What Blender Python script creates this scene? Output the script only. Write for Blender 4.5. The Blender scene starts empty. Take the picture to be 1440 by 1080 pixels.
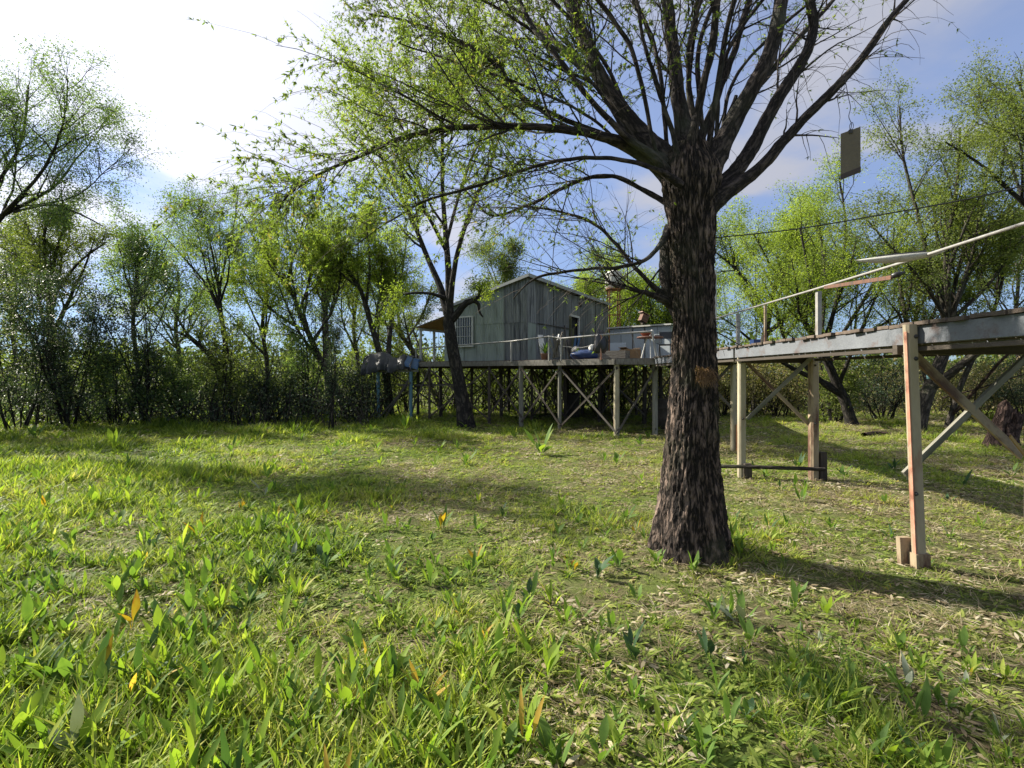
import bpy, math, random
import numpy as np
from mathutils import Vector, Matrix, noise

SC = bpy.context.scene
COL = SC.collection
R = math.radians
rng = np.random.default_rng(7)
random.seed(7)

# ------------------------------------------------------------------ camera
EYE = 1.6
F = 700.0      # focal length in photograph pixels (1440 wide)
HZ = 525.0     # horizon row
cam_d = bpy.data.cameras.new('camera')
cam_d.sensor_width = 36.0
cam_d.lens = F / 1440 * 36
cam_d.shift_y = -(540 - HZ) / 1440
cam_d.clip_end = 2000
cam_d.clip_start = 0.05
cam = bpy.data.objects.new('camera', cam_d)
cam.location = (0, 0, EYE)
cam.rotation_euler = (R(90), 0, 0)
COL.objects.link(cam)
SC.camera = cam

# ------------------------------------------------------------------ light
SUN_EL = R(36)
SH = Vector((-0.91, 0.415, 0)).normalized()
SUN = Vector((SH.x * math.cos(SUN_EL), SH.y * math.cos(SUN_EL), math.sin(SUN_EL)))
sd = bpy.data.lights.new('sun', 'SUN')
sd.energy = 5.0
sd.angle = R(0.6)
sd.color = (1.0, 0.93, 0.80)
so = bpy.data.objects.new('sun', sd)
so.rotation_euler = SUN.to_track_quat('Z', 'Y').to_euler()
so.location = (0, 0, 30)
COL.objects.link(so)

SC.view_settings.view_transform = 'Standard'
SC.view_settings.look = 'None'
SC.view_settings.exposure = 1.3
SC.view_settings.gamma = 1.0
SC.view_settings.use_curve_mapping = False
SC.cycles.max_bounces = 8
SC.cycles.transparent_max_bounces = 8
SC.cycles.sample_clamp_indirect = 6

W = bpy.data.worlds.new('World')
SC.world = W
W.use_nodes = True
nt = W.node_tree
nt.nodes.clear()


def nd(t, typ, **kw):
    n = t.nodes.new(typ)
    for k, v in kw.items():
        setattr(n, k, v)
    return n


def mth(t, op, a, b=None, c=None, clamp=False):
    n = t.nodes.new('ShaderNodeMath')
    n.operation = op
    n.use_clamp = clamp
    for i, v in enumerate((a, b, c)):
        if v is None:
            continue
        if isinstance(v, (int, float)):
            n.inputs[i].default_value = v
        else:
            t.links.new(v, n.inputs[i])
    return n.outputs[0]


def mixc(t, fac, a, b, mode='MIX'):
    n = t.nodes.new('ShaderNodeMix')
    n.data_type = 'RGBA'
    n.blend_type = mode
    for s, v in ((n.inputs[0], fac), (n.inputs[6], a), (n.inputs[7], b)):
        if isinstance(v, (int, float)):
            s.default_value = v
        elif isinstance(v, (tuple, list)):
            s.default_value = (*v[:3], 1)
        else:
            t.links.new(v, s)
    return n.outputs[2]


def build_world():
    t = nt
    L = t.links.new
    out = nd(t, 'ShaderNodeOutputWorld')
    bg = nd(t, 'ShaderNodeBackground')
    sky = nd(t, 'ShaderNodeTexSky')
    sky.sky_type = 'NISHITA'
    sky.sun_disc = False
    sky.sun_elevation = SUN_EL
    sky.sun_rotation = math.atan2(SUN.x, SUN.y)
    sky.air_density = 1.0
    sky.dust_density = 0.1
    sky.ozone_density = 2.5
    tc = nd(t, 'ShaderNodeTexCoord')
    sep = nd(t, 'ShaderNodeSeparateXYZ')
    L(tc.outputs['Generated'], sep.inputs[0])
    z = mth(t, 'MAXIMUM', sep.outputs[2], 0.02)
    zz = mth(t, 'ADD', z, 0.22)
    px_ = mth(t, 'DIVIDE', sep.outputs[0], zz)
    py_ = mth(t, 'DIVIDE', sep.outputs[1], zz)
    cb = nd(t, 'ShaderNodeCombineXYZ')
    L(px_, cb.inputs[0]); L(py_, cb.inputs[1])
    n1 = nd(t, 'ShaderNodeTexNoise')
    n1.inputs['Scale'].default_value = 1.25
    n1.inputs['Detail'].default_value = 9
    n1.inputs['Roughness'].default_value = 0.52
    n1.inputs['Distortion'].default_value = 0.5
    mp = nd(t, 'ShaderNodeMapping')
    mp.inputs['Location'].default_value = (3.1, 0.7, 0.0)
    L(cb.outputs[0], mp.inputs[0]); L(mp.outputs[0], n1.inputs['Vector'])
    dt = nd(t, 'ShaderNodeVectorMath', operation='DOT_PRODUCT')
    L(tc.outputs['Generated'], dt.inputs[0])
    dt.inputs[1].default_value = SUN
    dots = mth(t, 'MAXIMUM', dt.outputs['Value'], 0.0)
    near = mth(t, 'POWER', dots, 3.0)
    # cloud cover: a broken sheet, thick towards the sun, thin veil away from it
    cov = mth(t, 'ADD', n1.outputs[0], mth(t, 'MULTIPLY', near, 0.14))
    cov = mth(t, 'ADD', cov, mth(t, 'MULTIPLY', z, 0.45))
    mr = nd(t, 'ShaderNodeMapRange')
    mr.interpolation_type = 'SMOOTHSTEP'
    L(cov, mr.inputs[0])
    mr.inputs[1].default_value = 0.60
    mr.inputs[2].default_value = 0.78
    mr.inputs[3].default_value = 0.30
    mr.inputs[4].default_value = 0.93
    bright = mth(t, 'MULTIPLY_ADD', mth(t, 'POWER', dots, 3.0), 0.40, 0.235)
    cc = nd(t, 'ShaderNodeCombineColor')
    L(mth(t, 'MULTIPLY', bright, 0.95), cc.inputs[0])
    L(mth(t, 'MULTIPLY', bright, 0.97), cc.inputs[1])
    L(mth(t, 'MULTIPLY', bright, 1.10), cc.inputs[2])
    vs = nd(t, 'ShaderNodeVectorMath', operation='SCALE')
    L(sky.outputs[0], vs.inputs[0])
    vs.inputs['Scale'].default_value = 0.074
    hz_ = nd(t, 'ShaderNodeMapRange')
    L(z, hz_.inputs[0])
    hz_.inputs[1].default_value = 0.02
    hz_.inputs[2].default_value = 0.42
    grade = mixc(t, hz_.outputs[0], (0.30, 0.46, 0.72), (0.86, 0.93, 1.12))
    blue = mixc(t, 1.0, vs.outputs[0], grade, 'MULTIPLY')
    col = mixc(t, mr.outputs[0], blue, cc.outputs[0])
    L(col, bg.inputs[0])
    bg.inputs[1].default_value = 1.0
    L(bg.outputs[0], out.inputs[0])


build_world()


# ------------------------------------------------------------------ materials
def newmat(name):
    m = bpy.data.materials.new(name)
    m.use_nodes = True
    t = m.node_tree
    t.nodes.clear()
    out = nd(t, 'ShaderNodeOutputMaterial')
    return m, t, out


def pmat(name, c1, c2, scale=8.0, stretch=(1, 1, 1), rough=0.75, bump=0.3, dirt=None, dirt_scale=3.0,
         dirt_lo=0.5, dirt_hi=0.65, metallic=0.0, fine=60.0, uv=False, bdist=0.01, rnd=0.0):
    """two-tone noise material with fine grain, shaped stains and bump"""
    m, t, out = newmat(name)
    L = t.links.new
    tc = nd(t, 'ShaderNodeTexCoord')
    mp = nd(t, 'ShaderNodeMapping')
    mp.inputs['Scale'].default_value = stretch
    L(tc.outputs['UV' if uv else 'Object'], mp.inputs[0])
    n1 = nd(t, 'ShaderNodeTexNoise')
    n1.inputs['Scale'].default_value = scale
    n1.inputs['Detail'].default_value = 7
    n1.inputs['Roughness'].default_value = 0.62
    L(mp.outputs[0], n1.inputs[0])
    mr = nd(t, 'ShaderNodeMapRange')
    L(n1.outputs[0], mr.inputs[0])
    mr.inputs[1].default_value = 0.32
    mr.inputs[2].default_value = 0.68
    col = mixc(t, mr.outputs[0], c1, c2)
    n2 = nd(t, 'ShaderNodeTexNoise')
    n2.inputs['Scale'].default_value = fine
    n2.inputs['Detail'].default_value = 4
    L(mp.outputs[0], n2.inputs[0])
    col = mixc(t, 0.5, col, mixc(t, n2.outputs[0], (0.25, 0.25, 0.25), (1.0, 1.0, 1.0)), 'MULTIPLY')
    if dirt is not None:
        n3 = nd(t, 'ShaderNodeTexNoise')
        n3.inputs['Scale'].default_value = dirt_scale
        n3.inputs['Detail'].default_value = 8
        n3.inputs['Roughness'].default_value = 0.7
        L(mp.outputs[0], n3.inputs[0])
        m3 = nd(t, 'ShaderNodeMapRange')
        L(n3.outputs[0], m3.inputs[0])
        m3.inputs[1].default_value = dirt_lo
        m3.inputs[2].default_value = dirt_hi
        col = mixc(t, m3.outputs[0], col, dirt)
    if rnd:
        oi = nd(t, 'ShaderNodeObjectInfo')
        v = mth(t, 'MULTIPLY_ADD', oi.outputs['Random'], rnd, 1 - rnd * 0.5)
        cc = nd(t, 'ShaderNodeCombineColor')
        for i in range(3):
            L(v, cc.inputs[i])
        col = mixc(t, 1.0, col, cc.outputs[0], 'MULTIPLY')
    p = nd(t, 'ShaderNodeBsdfPrincipled')
    L(col, p.inputs['Base Color'])
    p.inputs['Roughness'].default_value = rough
    p.inputs['Metallic'].default_value = metallic
    if bump:
        b = nd(t, 'ShaderNodeBump')
        b.inputs['Strength'].default_value = bump
        b.inputs['Distance'].default_value = bdist
        L(mth(t, 'ADD', n1.outputs[0], mth(t, 'MULTIPLY', n2.outputs[0], 0.5)), b.inputs['Height'])
        L(b.outputs[0], p.inputs['Normal'])
    L(p.outputs[0], out.inputs[0])
    return m


def leafmat(name, stops, trans=0.45, attr='tint', inst=False, rough=0.6, back=None, tr_gain=1.5, spec=0.18):
    """thin leaf: diffuse/gloss plus light through it; stops = [(pos, colour)...] over a per-leaf tint"""
    m, t, out = newmat(name)
    L = t.links.new
    a = nd(t, 'ShaderNodeAttribute')
    a.attribute_name = attr
    a.attribute_type = 'INSTANCER' if inst else 'GEOMETRY'
    fac = a.outputs['Fac']
    if inst:
        a2 = nd(t, 'ShaderNodeAttribute')
        a2.attribute_name = 'tint'
        fac = mth(t, 'ADD', fac, mth(t, 'MULTIPLY_ADD', a2.outputs['Fac'], 0.7, -0.37), clamp=True)
    cr = nd(t, 'ShaderNodeValToRGB')
    e = cr.color_ramp.elements
    while len(e) < len(stops):
        e.new(0.5)
    for el, (p_, c_) in zip(e, stops):
        el.position = p_
        el.color = (*c_, 1)
    L(fac, cr.inputs[0])
    col = cr.outputs[0]
    p = nd(t, 'ShaderNodeBsdfPrincipled')
    L(col, p.inputs['Base Color'])
    p.inputs['Roughness'].default_value = rough
    p.inputs['Specular IOR Level'].default_value = spec
    tr = nd(t, 'ShaderNodeBsdfTranslucent')
    g = mixc(t, 1.0, col, (1.2 * tr_gain, 1.25 * tr_gain, 0.55 * tr_gain), 'MULTIPLY')
    L(g, tr.inputs[0])
    mx = nd(t, 'ShaderNodeMixShader')
    mx.inputs[0].default_value = trans
    L(p.outputs[0], mx.inputs[1]); L(tr.outputs[0], mx.inputs[2])
    L(mx.outputs[0], out.inputs[0])
    return m


def barkmat(name, cd, cl, scale=1.0, bump=1.0, moss=None, bdist=0.03, vst=0.22):
    """furrowed bark on UV (metres round, metres along)"""
    m, t, out = newmat(name)
    L = t.links.new
    tc = nd(t, 'ShaderNodeTexCoord')
    mp = nd(t, 'ShaderNodeMapping')
    mp.inputs['Scale'].default_value = (scale, scale * vst, 1)
    L(tc.outputs['UV'], mp.inputs[0])
    nz = nd(t, 'ShaderNodeTexNoise')
    nz.inputs['Scale'].default_value = 14
    nz.inputs['Detail'].default_value = 5
    L(mp.outputs[0], nz.inputs[0])
    nz.inputs['Scale'].default_value = 16
    nz.inputs['Roughness'].default_value = 0.55
    nz.inputs['Distortion'].default_value = 0.4
    rg = mth(t, 'ABSOLUTE', mth(t, 'SUBTRACT', nz.outputs[0], 0.5))
    nb_ = nd(t, 'ShaderNodeTexNoise')
    nb_.inputs['Scale'].default_value = 40
    nb_.inputs['Detail'].default_value = 3
    L(mp.outputs[0], nb_.inputs[0])
    rg2 = mth(t, 'ABSOLUTE', mth(t, 'SUBTRACT', nb_.outputs[0], 0.5))
    mr = nd(t, 'ShaderNodeMapRange')
    L(mth(t, 'MULTIPLY_ADD', rg2, 0.45, rg), mr.inputs[0])
    mr.inputs[1].default_value = 0.0
    mr.inputs[2].default_value = 0.19
    n2 = nd(t, 'ShaderNodeTexNoise')
    n2.inputs['Scale'].default_value = 55
    n2.inputs['Detail'].default_value = 6
    n2.inputs['Roughness'].default_value = 0.7
    L(mp.outputs[0], n2.inputs[0])
    h = mth(t, 'ADD', mr.outputs[0], mth(t, 'MULTIPLY', n2.outputs[0], 0.7))
    f = mth(t, 'MULTIPLY', mr.outputs[0], n2.outputs[0])
    mf = nd(t, 'ShaderNodeMapRange')
    L(f, mf.inputs[0])
    mf.inputs[1].default_value = 0.15
    mf.inputs[2].default_value = 0.65
    col = mixc(t, mf.outputs[0], cd, cl)
    if moss:
        n3 = nd(t, 'ShaderNodeTexNoise')
        n3.inputs['Scale'].default_value = 2.2
        n3.inputs['Detail'].default_value = 6
        L(tc.outputs['Object'], n3.inputs[0])
        m3 = nd(t, 'ShaderNodeMapRange')
        L(n3.outputs[0], m3.inputs[0])
        m3.inputs[1].default_value = 0.53
        m3.inputs[2].default_value = 0.70
        m3.inputs[4].default_value = 0.7
        col = mixc(t, m3.outputs[0], col, moss)
    p = nd(t, 'ShaderNodeBsdfPrincipled')
    L(col, p.inputs['Base Color'])
    p.inputs['Roughness'].default_value = 0.85
    p.inputs['Specular IOR Level'].default_value = 0.25
    b = nd(t, 'ShaderNodeBump')
    b.inputs['Strength'].default_value = bump
    b.inputs['Distance'].default_value = bdist
    L(h, b.inputs['Height'])
    L(b.outputs[0], p.inputs['Normal'])
    L(p.outputs[0], out.inputs[0])
    return m


M = {}
M['bark_main'] = barkmat('bark_main', (0.012, 0.009, 0.007), (0.26, 0.19, 0.15), 1.0, 1.0, (0.05, 0.055, 0.03), 0.022)
M['bark_limb'] = barkmat('bark_limb', (0.014, 0.011, 0.010), (0.105, 0.082, 0.072), 1.5, 0.8, (0.07, 0.075, 0.05), 0.012)
M['bark_bg'] = barkmat('bark_bg', (0.02, 0.017, 0.014), (0.13, 0.11, 0.09), 0.8, 0.6, (0.06, 0.07, 0.035), 0.02)
M['bark_dark'] = barkmat('bark_dark', (0.010, 0.009, 0.008), (0.07, 0.06, 0.05), 0.9, 0.6, None, 0.02)
M['bark_grey'] = barkmat('bark_grey', (0.05, 0.045, 0.04), (0.22, 0.19, 0.16), 0.8, 0.6, None, 0.02)
M['twig'] = pmat('twig', (0.05, 0.035, 0.025), (0.10, 0.075, 0.05), 5, rough=0.8, bump=0)

LG = lambda *a: a
M['leaf_willow'] = leafmat('leaf_willow', [(0, (0.075, 0.11, 0.03)), (0.5, (0.14, 0.20, 0.045)), (0.93, (0.22, 0.28, 0.06)), (1, (0.26, 0.22, 0.08))], 0.45, tr_gain=1.3)
M['leaf_lime'] = leafmat('leaf_lime', [(0, (0.10, 0.15, 0.02)), (0.5, (0.18, 0.24, 0.045)), (1, (0.27, 0.33, 0.075))], 0.52, tr_gain=1.35)
M['leaf_grey'] = leafmat('leaf_grey', [(0, (0.05, 0.085, 0.04)), (0.5, (0.10, 0.155, 0.06)), (1, (0.16, 0.22, 0.08))], 0.45)
M['leaf_olive'] = leafmat('leaf_olive', [(0, (0.075, 0.11, 0.025)), (0.5, (0.125, 0.16, 0.045)), (1, (0.19, 0.22, 0.07))], 0.45, tr_gain=1.3)
M['leaf_dark'] = leafmat('leaf_dark', [(0, (0.022, 0.040, 0.028)), (0.6, (0.040, 0.066, 0.042)), (0.9, (0.08, 0.115, 0.05)), (1, (0.15, 0.16, 0.11))], 0.32, rough=0.5, spec=0.25)
M['leaf_brush'] = leafmat('leaf_brush', [(0, (0.08, 0.085, 0.035)), (0.5, (0.14, 0.145, 0.055)), (0.8, (0.21, 0.18, 0.09)), (1, (0.30, 0.23, 0.14))], 0.35)
M['leaf_wood'] = leafmat('leaf_wood', [(0, (0.035, 0.055, 0.02)), (0.5, (0.07, 0.10, 0.03)), (1, (0.13, 0.16, 0.05))], 0.4)

M['grass'] = leafmat('grass', [(0, (0.055, 0.10, 0.018)), (0.3, (0.12, 0.19, 0.025)), (0.6, (0.25, 0.31, 0.05)), (0.85, (0.34, 0.36, 0.10)), (1, (0.38, 0.33, 0.18))], 0.45, attr='tv', inst=True, tr_gain=1.35)
M['cover'] = leafmat('cover', [(0, (0.055, 0.10, 0.025)), (0.3, (0.12, 0.185, 0.035)), (0.6, (0.25, 0.31, 0.06)), (0.85, (0.34, 0.37, 0.12)), (1, (0.36, 0.29, 0.16))], 0.42, attr='tv', inst=True, tr_gain=1.35)
M['weed'] = leafmat('weed', [(0, (0.05, 0.10, 0.03)), (0.35, (0.12, 0.20, 0.03)), (0.7, (0.22, 0.31, 0.04)), (0.93, (0.34, 0.36, 0.08)), (1, (0.45, 0.30, 0.06))], 0.45, attr='tv', inst=True, tr_gain=1.3)
M['straw'] = leafmat('straw', [(0, (0.10, 0.075, 0.045)), (0.4, (0.25, 0.20, 0.12)), (0.7, (0.38, 0.32, 0.20)), (1, (0.50, 0.45, 0.33))], 0.3, attr='tv', inst=True, tr_gain=0.8)
M['dock_green'] = leafmat('dock_green', [(0, (0.06, 0.12, 0.025)), (1, (0.13, 0.21, 0.045))], 0.42, tr_gain=1.25)
M['dock_lime'] = leafmat('dock_lime', [(0, (0.12, 0.20, 0.025)), (1, (0.22, 0.30, 0.05))], 0.45, tr_gain=1.2)
M['dock_dark'] = leafmat('dock_dark', [(0, (0.03, 0.065, 0.03)), (1, (0.05, 0.095, 0.04))], 0.25)
M['dock_yellow'] = leafmat('dock_yellow', [(0, (0.45, 0.36, 0.04)), (0.7, (0.42, 0.27, 0.03)), (1, (0.30, 0.12, 0.03))], 0.4, tr_gain=1.0)
M['dock_pale'] = leafmat('dock_pale', [(0, (0.17, 0.21, 0.14)), (1, (0.28, 0.31, 0.22))], 0.25, rough=0.5, tr_gain=0.7)


def groundmat():
    m, t, out = newmat('soil_and_moss')
    L = t.links.new
    tc = nd(t, 'ShaderNodeTexCoord')
    n1 = nd(t, 'ShaderNodeTexNoise'); n1.inputs['Scale'].default_value = 0.55; n1.inputs['Detail'].default_value = 6
    n2 = nd(t, 'ShaderNodeTexNoise'); n2.inputs['Scale'].default_value = 22; n2.inputs['Detail'].default_value = 8
    n2.inputs['Roughness'].default_value = 0.75
    n3 = nd(t, 'ShaderNodeTexNoise'); n3.inputs['Scale'].default_value = 5; n3.inputs['Detail'].default_value = 7
    for n in (n1, n2, n3):
        L(tc.outputs['Object'], n.inputs[0])
    a = mixc(t, n2.outputs[0], (0.03, 0.024, 0.016), (0.22, 0.18, 0.11))
    b = mixc(t, n2.outputs[0], (0.05, 0.075, 0.018), (0.16, 0.20, 0.05))
    mr = nd(t, 'ShaderNodeMapRange')
    L(mth(t, 'ADD', mth(t, 'MULTIPLY', n1.outputs[0], 0.6), mth(t, 'MULTIPLY', n3.outputs[0], 0.4)), mr.inputs[0])
    mr.inputs[1].default_value = 0.36
    mr.inputs[2].default_value = 0.54
    col = mixc(t, mr.outputs[0], a, b)
    p = nd(t, 'ShaderNodeBsdfPrincipled')
    L(col, p.inputs['Base Color'])
    p.inputs['Roughness'].default_value = 0.95
    p.inputs['Specular IOR Level'].default_value = 0.1
    bp = nd(t, 'ShaderNodeBump'); bp.inputs['Distance'].default_value = 0.04
    L(n2.outputs[0], bp.inputs['Height']); L(bp.outputs[0], p.inputs['Normal'])
    L(p.outputs[0], out.inputs[0])
    return m


M['ground'] = groundmat()
M['cream'] = pmat('cream_paint', (0.50, 0.44, 0.30), (0.36, 0.32, 0.22), 3, (1, 1, 0.3), 0.6, 0.25, (0.20, 0.12, 0.07), 5, 0.56, 0.72, fine=40)
M['cream_rust'] = pmat('rusty_cream_paint', (0.42, 0.34, 0.22), (0.28, 0.20, 0.12), 4, (1, 1, 0.3), 0.7, 0.3, (0.09, 0.04, 0.025), 6, 0.48, 0.62, fine=40)
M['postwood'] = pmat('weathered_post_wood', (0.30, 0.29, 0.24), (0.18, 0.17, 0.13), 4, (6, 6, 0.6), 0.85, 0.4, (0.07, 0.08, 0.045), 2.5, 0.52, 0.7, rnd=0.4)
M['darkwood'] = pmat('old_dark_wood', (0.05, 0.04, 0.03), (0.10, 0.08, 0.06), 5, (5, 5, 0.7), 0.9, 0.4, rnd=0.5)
M['bracewood'] = pmat('grey_brace_wood', (0.13, 0.115, 0.095), (0.07, 0.06, 0.05), 5, (5, 5, 0.7), 0.9, 0.4, (0.05, 0.055, 0.03), 3, 0.55, 0.7, rnd=0.6)
M['plank'] = pmat('deck_plank_wood', (0.16, 0.12, 0.09), (0.08, 0.06, 0.045), 5, (3, 3, 3), 0.85, 0.4, rnd=0.6)
M['fascia'] = pmat('weathered_fascia', (0.24, 0.225, 0.19), (0.13, 0.12, 0.10), 4, (2, 2, 8), 0.85, 0.4, (0.07, 0.06, 0.045), 2.5, 0.5, 0.68)
M['beam'] = pmat('grey_painted_beam', (0.20, 0.215, 0.235), (0.13, 0.14, 0.155), 2.2, (1, 1, 1), 0.6, 0.3, (0.09, 0.05, 0.035), 2.6, 0.52, 0.66)
M['pipe'] = pmat('galvanised_pipe', (0.38, 0.37, 0.34), (0.26, 0.25, 0.23), 6, (1, 1, 1), 0.45, 0.15, (0.22, 0.15, 0.10), 4, 0.58, 0.72)
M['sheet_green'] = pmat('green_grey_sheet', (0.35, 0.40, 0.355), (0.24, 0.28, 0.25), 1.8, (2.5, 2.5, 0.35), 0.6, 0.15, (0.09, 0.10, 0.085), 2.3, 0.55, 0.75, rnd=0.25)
M['sheet_dark'] = pmat('dark_grey_sheet', (0.13, 0.14, 0.143), (0.28, 0.292, 0.29), 3.4, (3, 3, 0.25), 0.7, 0.2, (0.04, 0.045, 0.05), 2.6, 0.47, 0.62, rnd=0.6)
M['roof'] = pmat('zinc_roof', (0.36, 0.38, 0.38), (0.26, 0.28, 0.28), 2, (1, 1, 1), 0.5, 0.15, (0.18, 0.15, 0.12), 3, 0.58, 0.72)
M['white'] = pmat('chalky_white_paint', (0.66, 0.66, 0.62), (0.50, 0.50, 0.46), 5, (1, 1, 1), 0.6, 0.15, (0.28, 0.25, 0.20), 4, 0.6, 0.75)
M['paleblue'] = pmat('pale_blue_panel', (0.50, 0.55, 0.57), (0.40, 0.44, 0.46), 2, (1, 1, 0.4), 0.55, 0.15, (0.18, 0.20, 0.20), 3, 0.56, 0.75, rnd=0.2)
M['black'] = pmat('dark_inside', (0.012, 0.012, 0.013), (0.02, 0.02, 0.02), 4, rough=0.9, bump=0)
M['glass'] = pmat('dull_window_glass', (0.04, 0.05, 0.055), (0.07, 0.08, 0.085), 2, rough=0.12, bump=0)
M['ply'] = pmat('orange_plywood', (0.48, 0.26, 0.08), (0.36, 0.19, 0.06), 3, (1, 6, 1), 0.6, 0.15)
M['rust'] = pmat('orange_rust', (0.33, 0.13, 0.045), (0.20, 0.075, 0.03), 6, rough=0.85, bump=0.3)
M['tank'] = pmat('faded_white_plastic', (0.55, 0.55, 0.50), (0.42, 0.42, 0.38), 3, (1, 1, 0.4), 0.6, 0.1, (0.22, 0.17, 0.12), 2.5, 0.55, 0.7)
M['tarp'] = pmat('grey_tarpaulin', (0.03, 0.033, 0.038), (0.055, 0.058, 0.06), 4, rough=0.55, bump=0.2)
M['tarp_blue'] = pmat('blue_tarpaulin', (0.03, 0.09, 0.20), (0.05, 0.13, 0.25), 5, rough=0.5, bump=0.2)
M['bluepaint'] = pmat('blue_pipe_paint', (0.07, 0.18, 0.24), (0.12, 0.24, 0.28), 4, rough=0.5, bump=0.15)
M['blue'] = pmat('blue_plastic', (0.012, 0.03, 0.10), (0.02, 0.05, 0.15), 5, rough=0.4, bump=0.1)
M['red'] = pmat('red_orange_plastic', (0.36, 0.085, 0.04), (0.28, 0.06, 0.03), 5, rough=0.45, bump=0)
M['brick_red'] = pmat('reddish_table_wood', (0.26, 0.12, 0.08), (0.18, 0.09, 0.06), 4, rough=0.6, bump=0.2)
M['carton'] = pmat('cardboard_brown', (0.36, 0.22, 0.10), (0.28, 0.17, 0.08), 5, rough=0.8, bump=0.1)
M['blackplastic'] = pmat('black_plastic', (0.012, 0.012, 0.014), (0.03, 0.03, 0.032), 5, rough=0.4, bump=0.2)
M['amber'] = pmat('smoked_plate', (0.12, 0.095, 0.055), (0.16, 0.13, 0.075), 3, rough=0.6, bump=0.05)
M['amber_dark'] = pmat('brown_strip', (0.04, 0.022, 0.012), (0.055, 0.032, 0.016), 3, rough=0.5, bump=0)
M['stump'] = barkmat('stump_wood', (0.03, 0.018, 0.014), (0.20, 0.13, 0.105), 0.7, 1.0, None, 0.03, 0.35)
M['rope'] = pmat('dark_wire', (0.03, 0.03, 0.03), (0.06, 0.055, 0.05), 9, rough=0.7, bump=0)
M['yellow'] = pmat('yellow_paint', (0.42, 0.25, 0.05), (0.30, 0.17, 0.04), 5, rough=0.6, bump=0.1)
M['mosswood'] = pmat('mossy_wood', (0.08, 0.10, 0.03), (0.16, 0.15, 0.08), 6, rough=0.95, bump=0.5)
M['oxide_wood'] = pmat('faded_red_brown_wood', (0.20, 0.095, 0.055), (0.12, 0.06, 0.038), 4, (1, 6, 6), 0.8, 0.3, (0.07, 0.05, 0.04), 4, 0.5, 0.65)
M['terracotta'] = pmat('terracotta', (0.22, 0.11, 0.07), (0.15, 0.08, 0.05), 6, rough=0.8, bump=0.2)
M['peel'] = pmat('peeling_cream_paint', (0.44, 0.38, 0.26), (0.36, 0.30, 0.20), 2.5, (1, 1, 0.35), 0.6, 0.3, (0.24, 0.12, 0.07), 4.2, 0.54, 0.66, fine=30)
M['rosy'] = pmat('red_oxide_edge', (0.42, 0.16, 0.10), (0.52, 0.30, 0.20), 6, rough=0.7, bump=0.2)


# ------------------------------------------------------------------ helpers
def P(x, y, Y):
    """photograph pixel + distance -> point in the place"""
    return Vector(((x - 720) / F * Y, Y, EYE - (y - HZ) / F * Y))


def link(o, parent=None):
    COL.objects.link(o)
    if parent is not None:
        o.parent = parent
    return o


def tag(o, label=None, cat=None, group=None, kind=None):
    if label: o['label'] = label
    if cat: o['category'] = cat
    if group: o['group'] = group
    if kind: o['kind'] = kind
    return o


def thing(name, label, cat, loc=(0, 0, 0), rz=0.0, group=None):
    o = bpy.data.objects.new(name, None)
    o.empty_display_size = 0.2
    o.location = loc
    o.rotation_euler = (0, 0, rz)
    link(o)
    return tag(o, label, cat, group)


def quads_mesh(name, V, Q, mat, uv=None, smooth=True, tint=None):
    """V (n,3), Q (m,4) int; uv (m*4,2); tint per vertex"""
    me = bpy.data.meshes.new(name)
    V = np.asarray(V, dtype=np.float32); Q = np.asarray(Q, dtype=np.int32)
    me.vertices.add(len(V)); me.vertices.foreach_set('co', V.ravel())
    me.loops.add(Q.size); me.loops.foreach_set('vertex_index', Q.ravel())
    me.polygons.add(len(Q))
    me.polygons.foreach_set('loop_start', np.arange(0, Q.size, Q.shape[1], dtype=np.int32))
    me.polygons.foreach_set('loop_total', np.full(len(Q), Q.shape[1], dtype=np.int32))
    if smooth:
        me.polygons.foreach_set('use_smooth', np.ones(len(Q), dtype=bool))
    if uv is not None:
        l = me.uv_layers.new(name='UVMap')
        l.data.foreach_set('uv', np.asarray(uv, dtype=np.float32).ravel())
    if tint is not None:
        a = me.attributes.new('tint', 'FLOAT', 'POINT')
        a.data.foreach_set('value', np.asarray(tint, dtype=np.float32).ravel())
    me.materials.append(mat)
    me.update(calc_edges=True)
    return me


def mobj(name, me, parent=None):
    return link(bpy.data.objects.new(name, me), parent)


def pymesh(name, verts, faces, mat, smooth=False):
    me = bpy.data.meshes.new(name)
    me.from_pydata([tuple(v) for v in verts], [], faces)
    me.materials.append(mat)
    if smooth:
        for p in me.polygons:
            p.use_smooth = True
    me.update()
    return me


def box(name, c, s, mat, parent=None, rz=0.0, bev=0.0, rot=None, taper=1.0, jit=0.0):
    """box centred at c (parent space), size s, with chamfered long edges when bev"""
    sx, sy, sz = s[0] / 2, s[1] / 2, s[2] / 2
    vs, fs = [], []
    if bev:
        b = bev
        ring = [(-sx + b, -sy), (sx - b, -sy), (sx, -sy + b), (sx, sy - b), (sx - b, sy), (-sx + b, sy), (-sx, sy - b), (-sx, -sy + b)]
    else:
        ring = [(-sx, -sy), (sx, -sy), (sx, sy), (-sx, sy)]
    n = len(ring)
    for z, k in ((-sz, 1.0), (sz, taper)):
        for x, y in ring:
            vs.append((x * k + random.uniform(-jit, jit), y * k + random.uniform(-jit, jit), z))
    fs.append(tuple(range(n - 1, -1, -1)))
    fs.append(tuple(range(n, 2 * n)))
    for i in range(n):
        j = (i + 1) % n
        fs.append((i, j, n + j, n + i))
    o = bpy.data.objects.new(name, pymesh(name, vs, fs, mat))
    o.location = c
    o.rotation_euler = rot if rot else (0, 0, rz)
    return link(o, parent)


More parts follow.
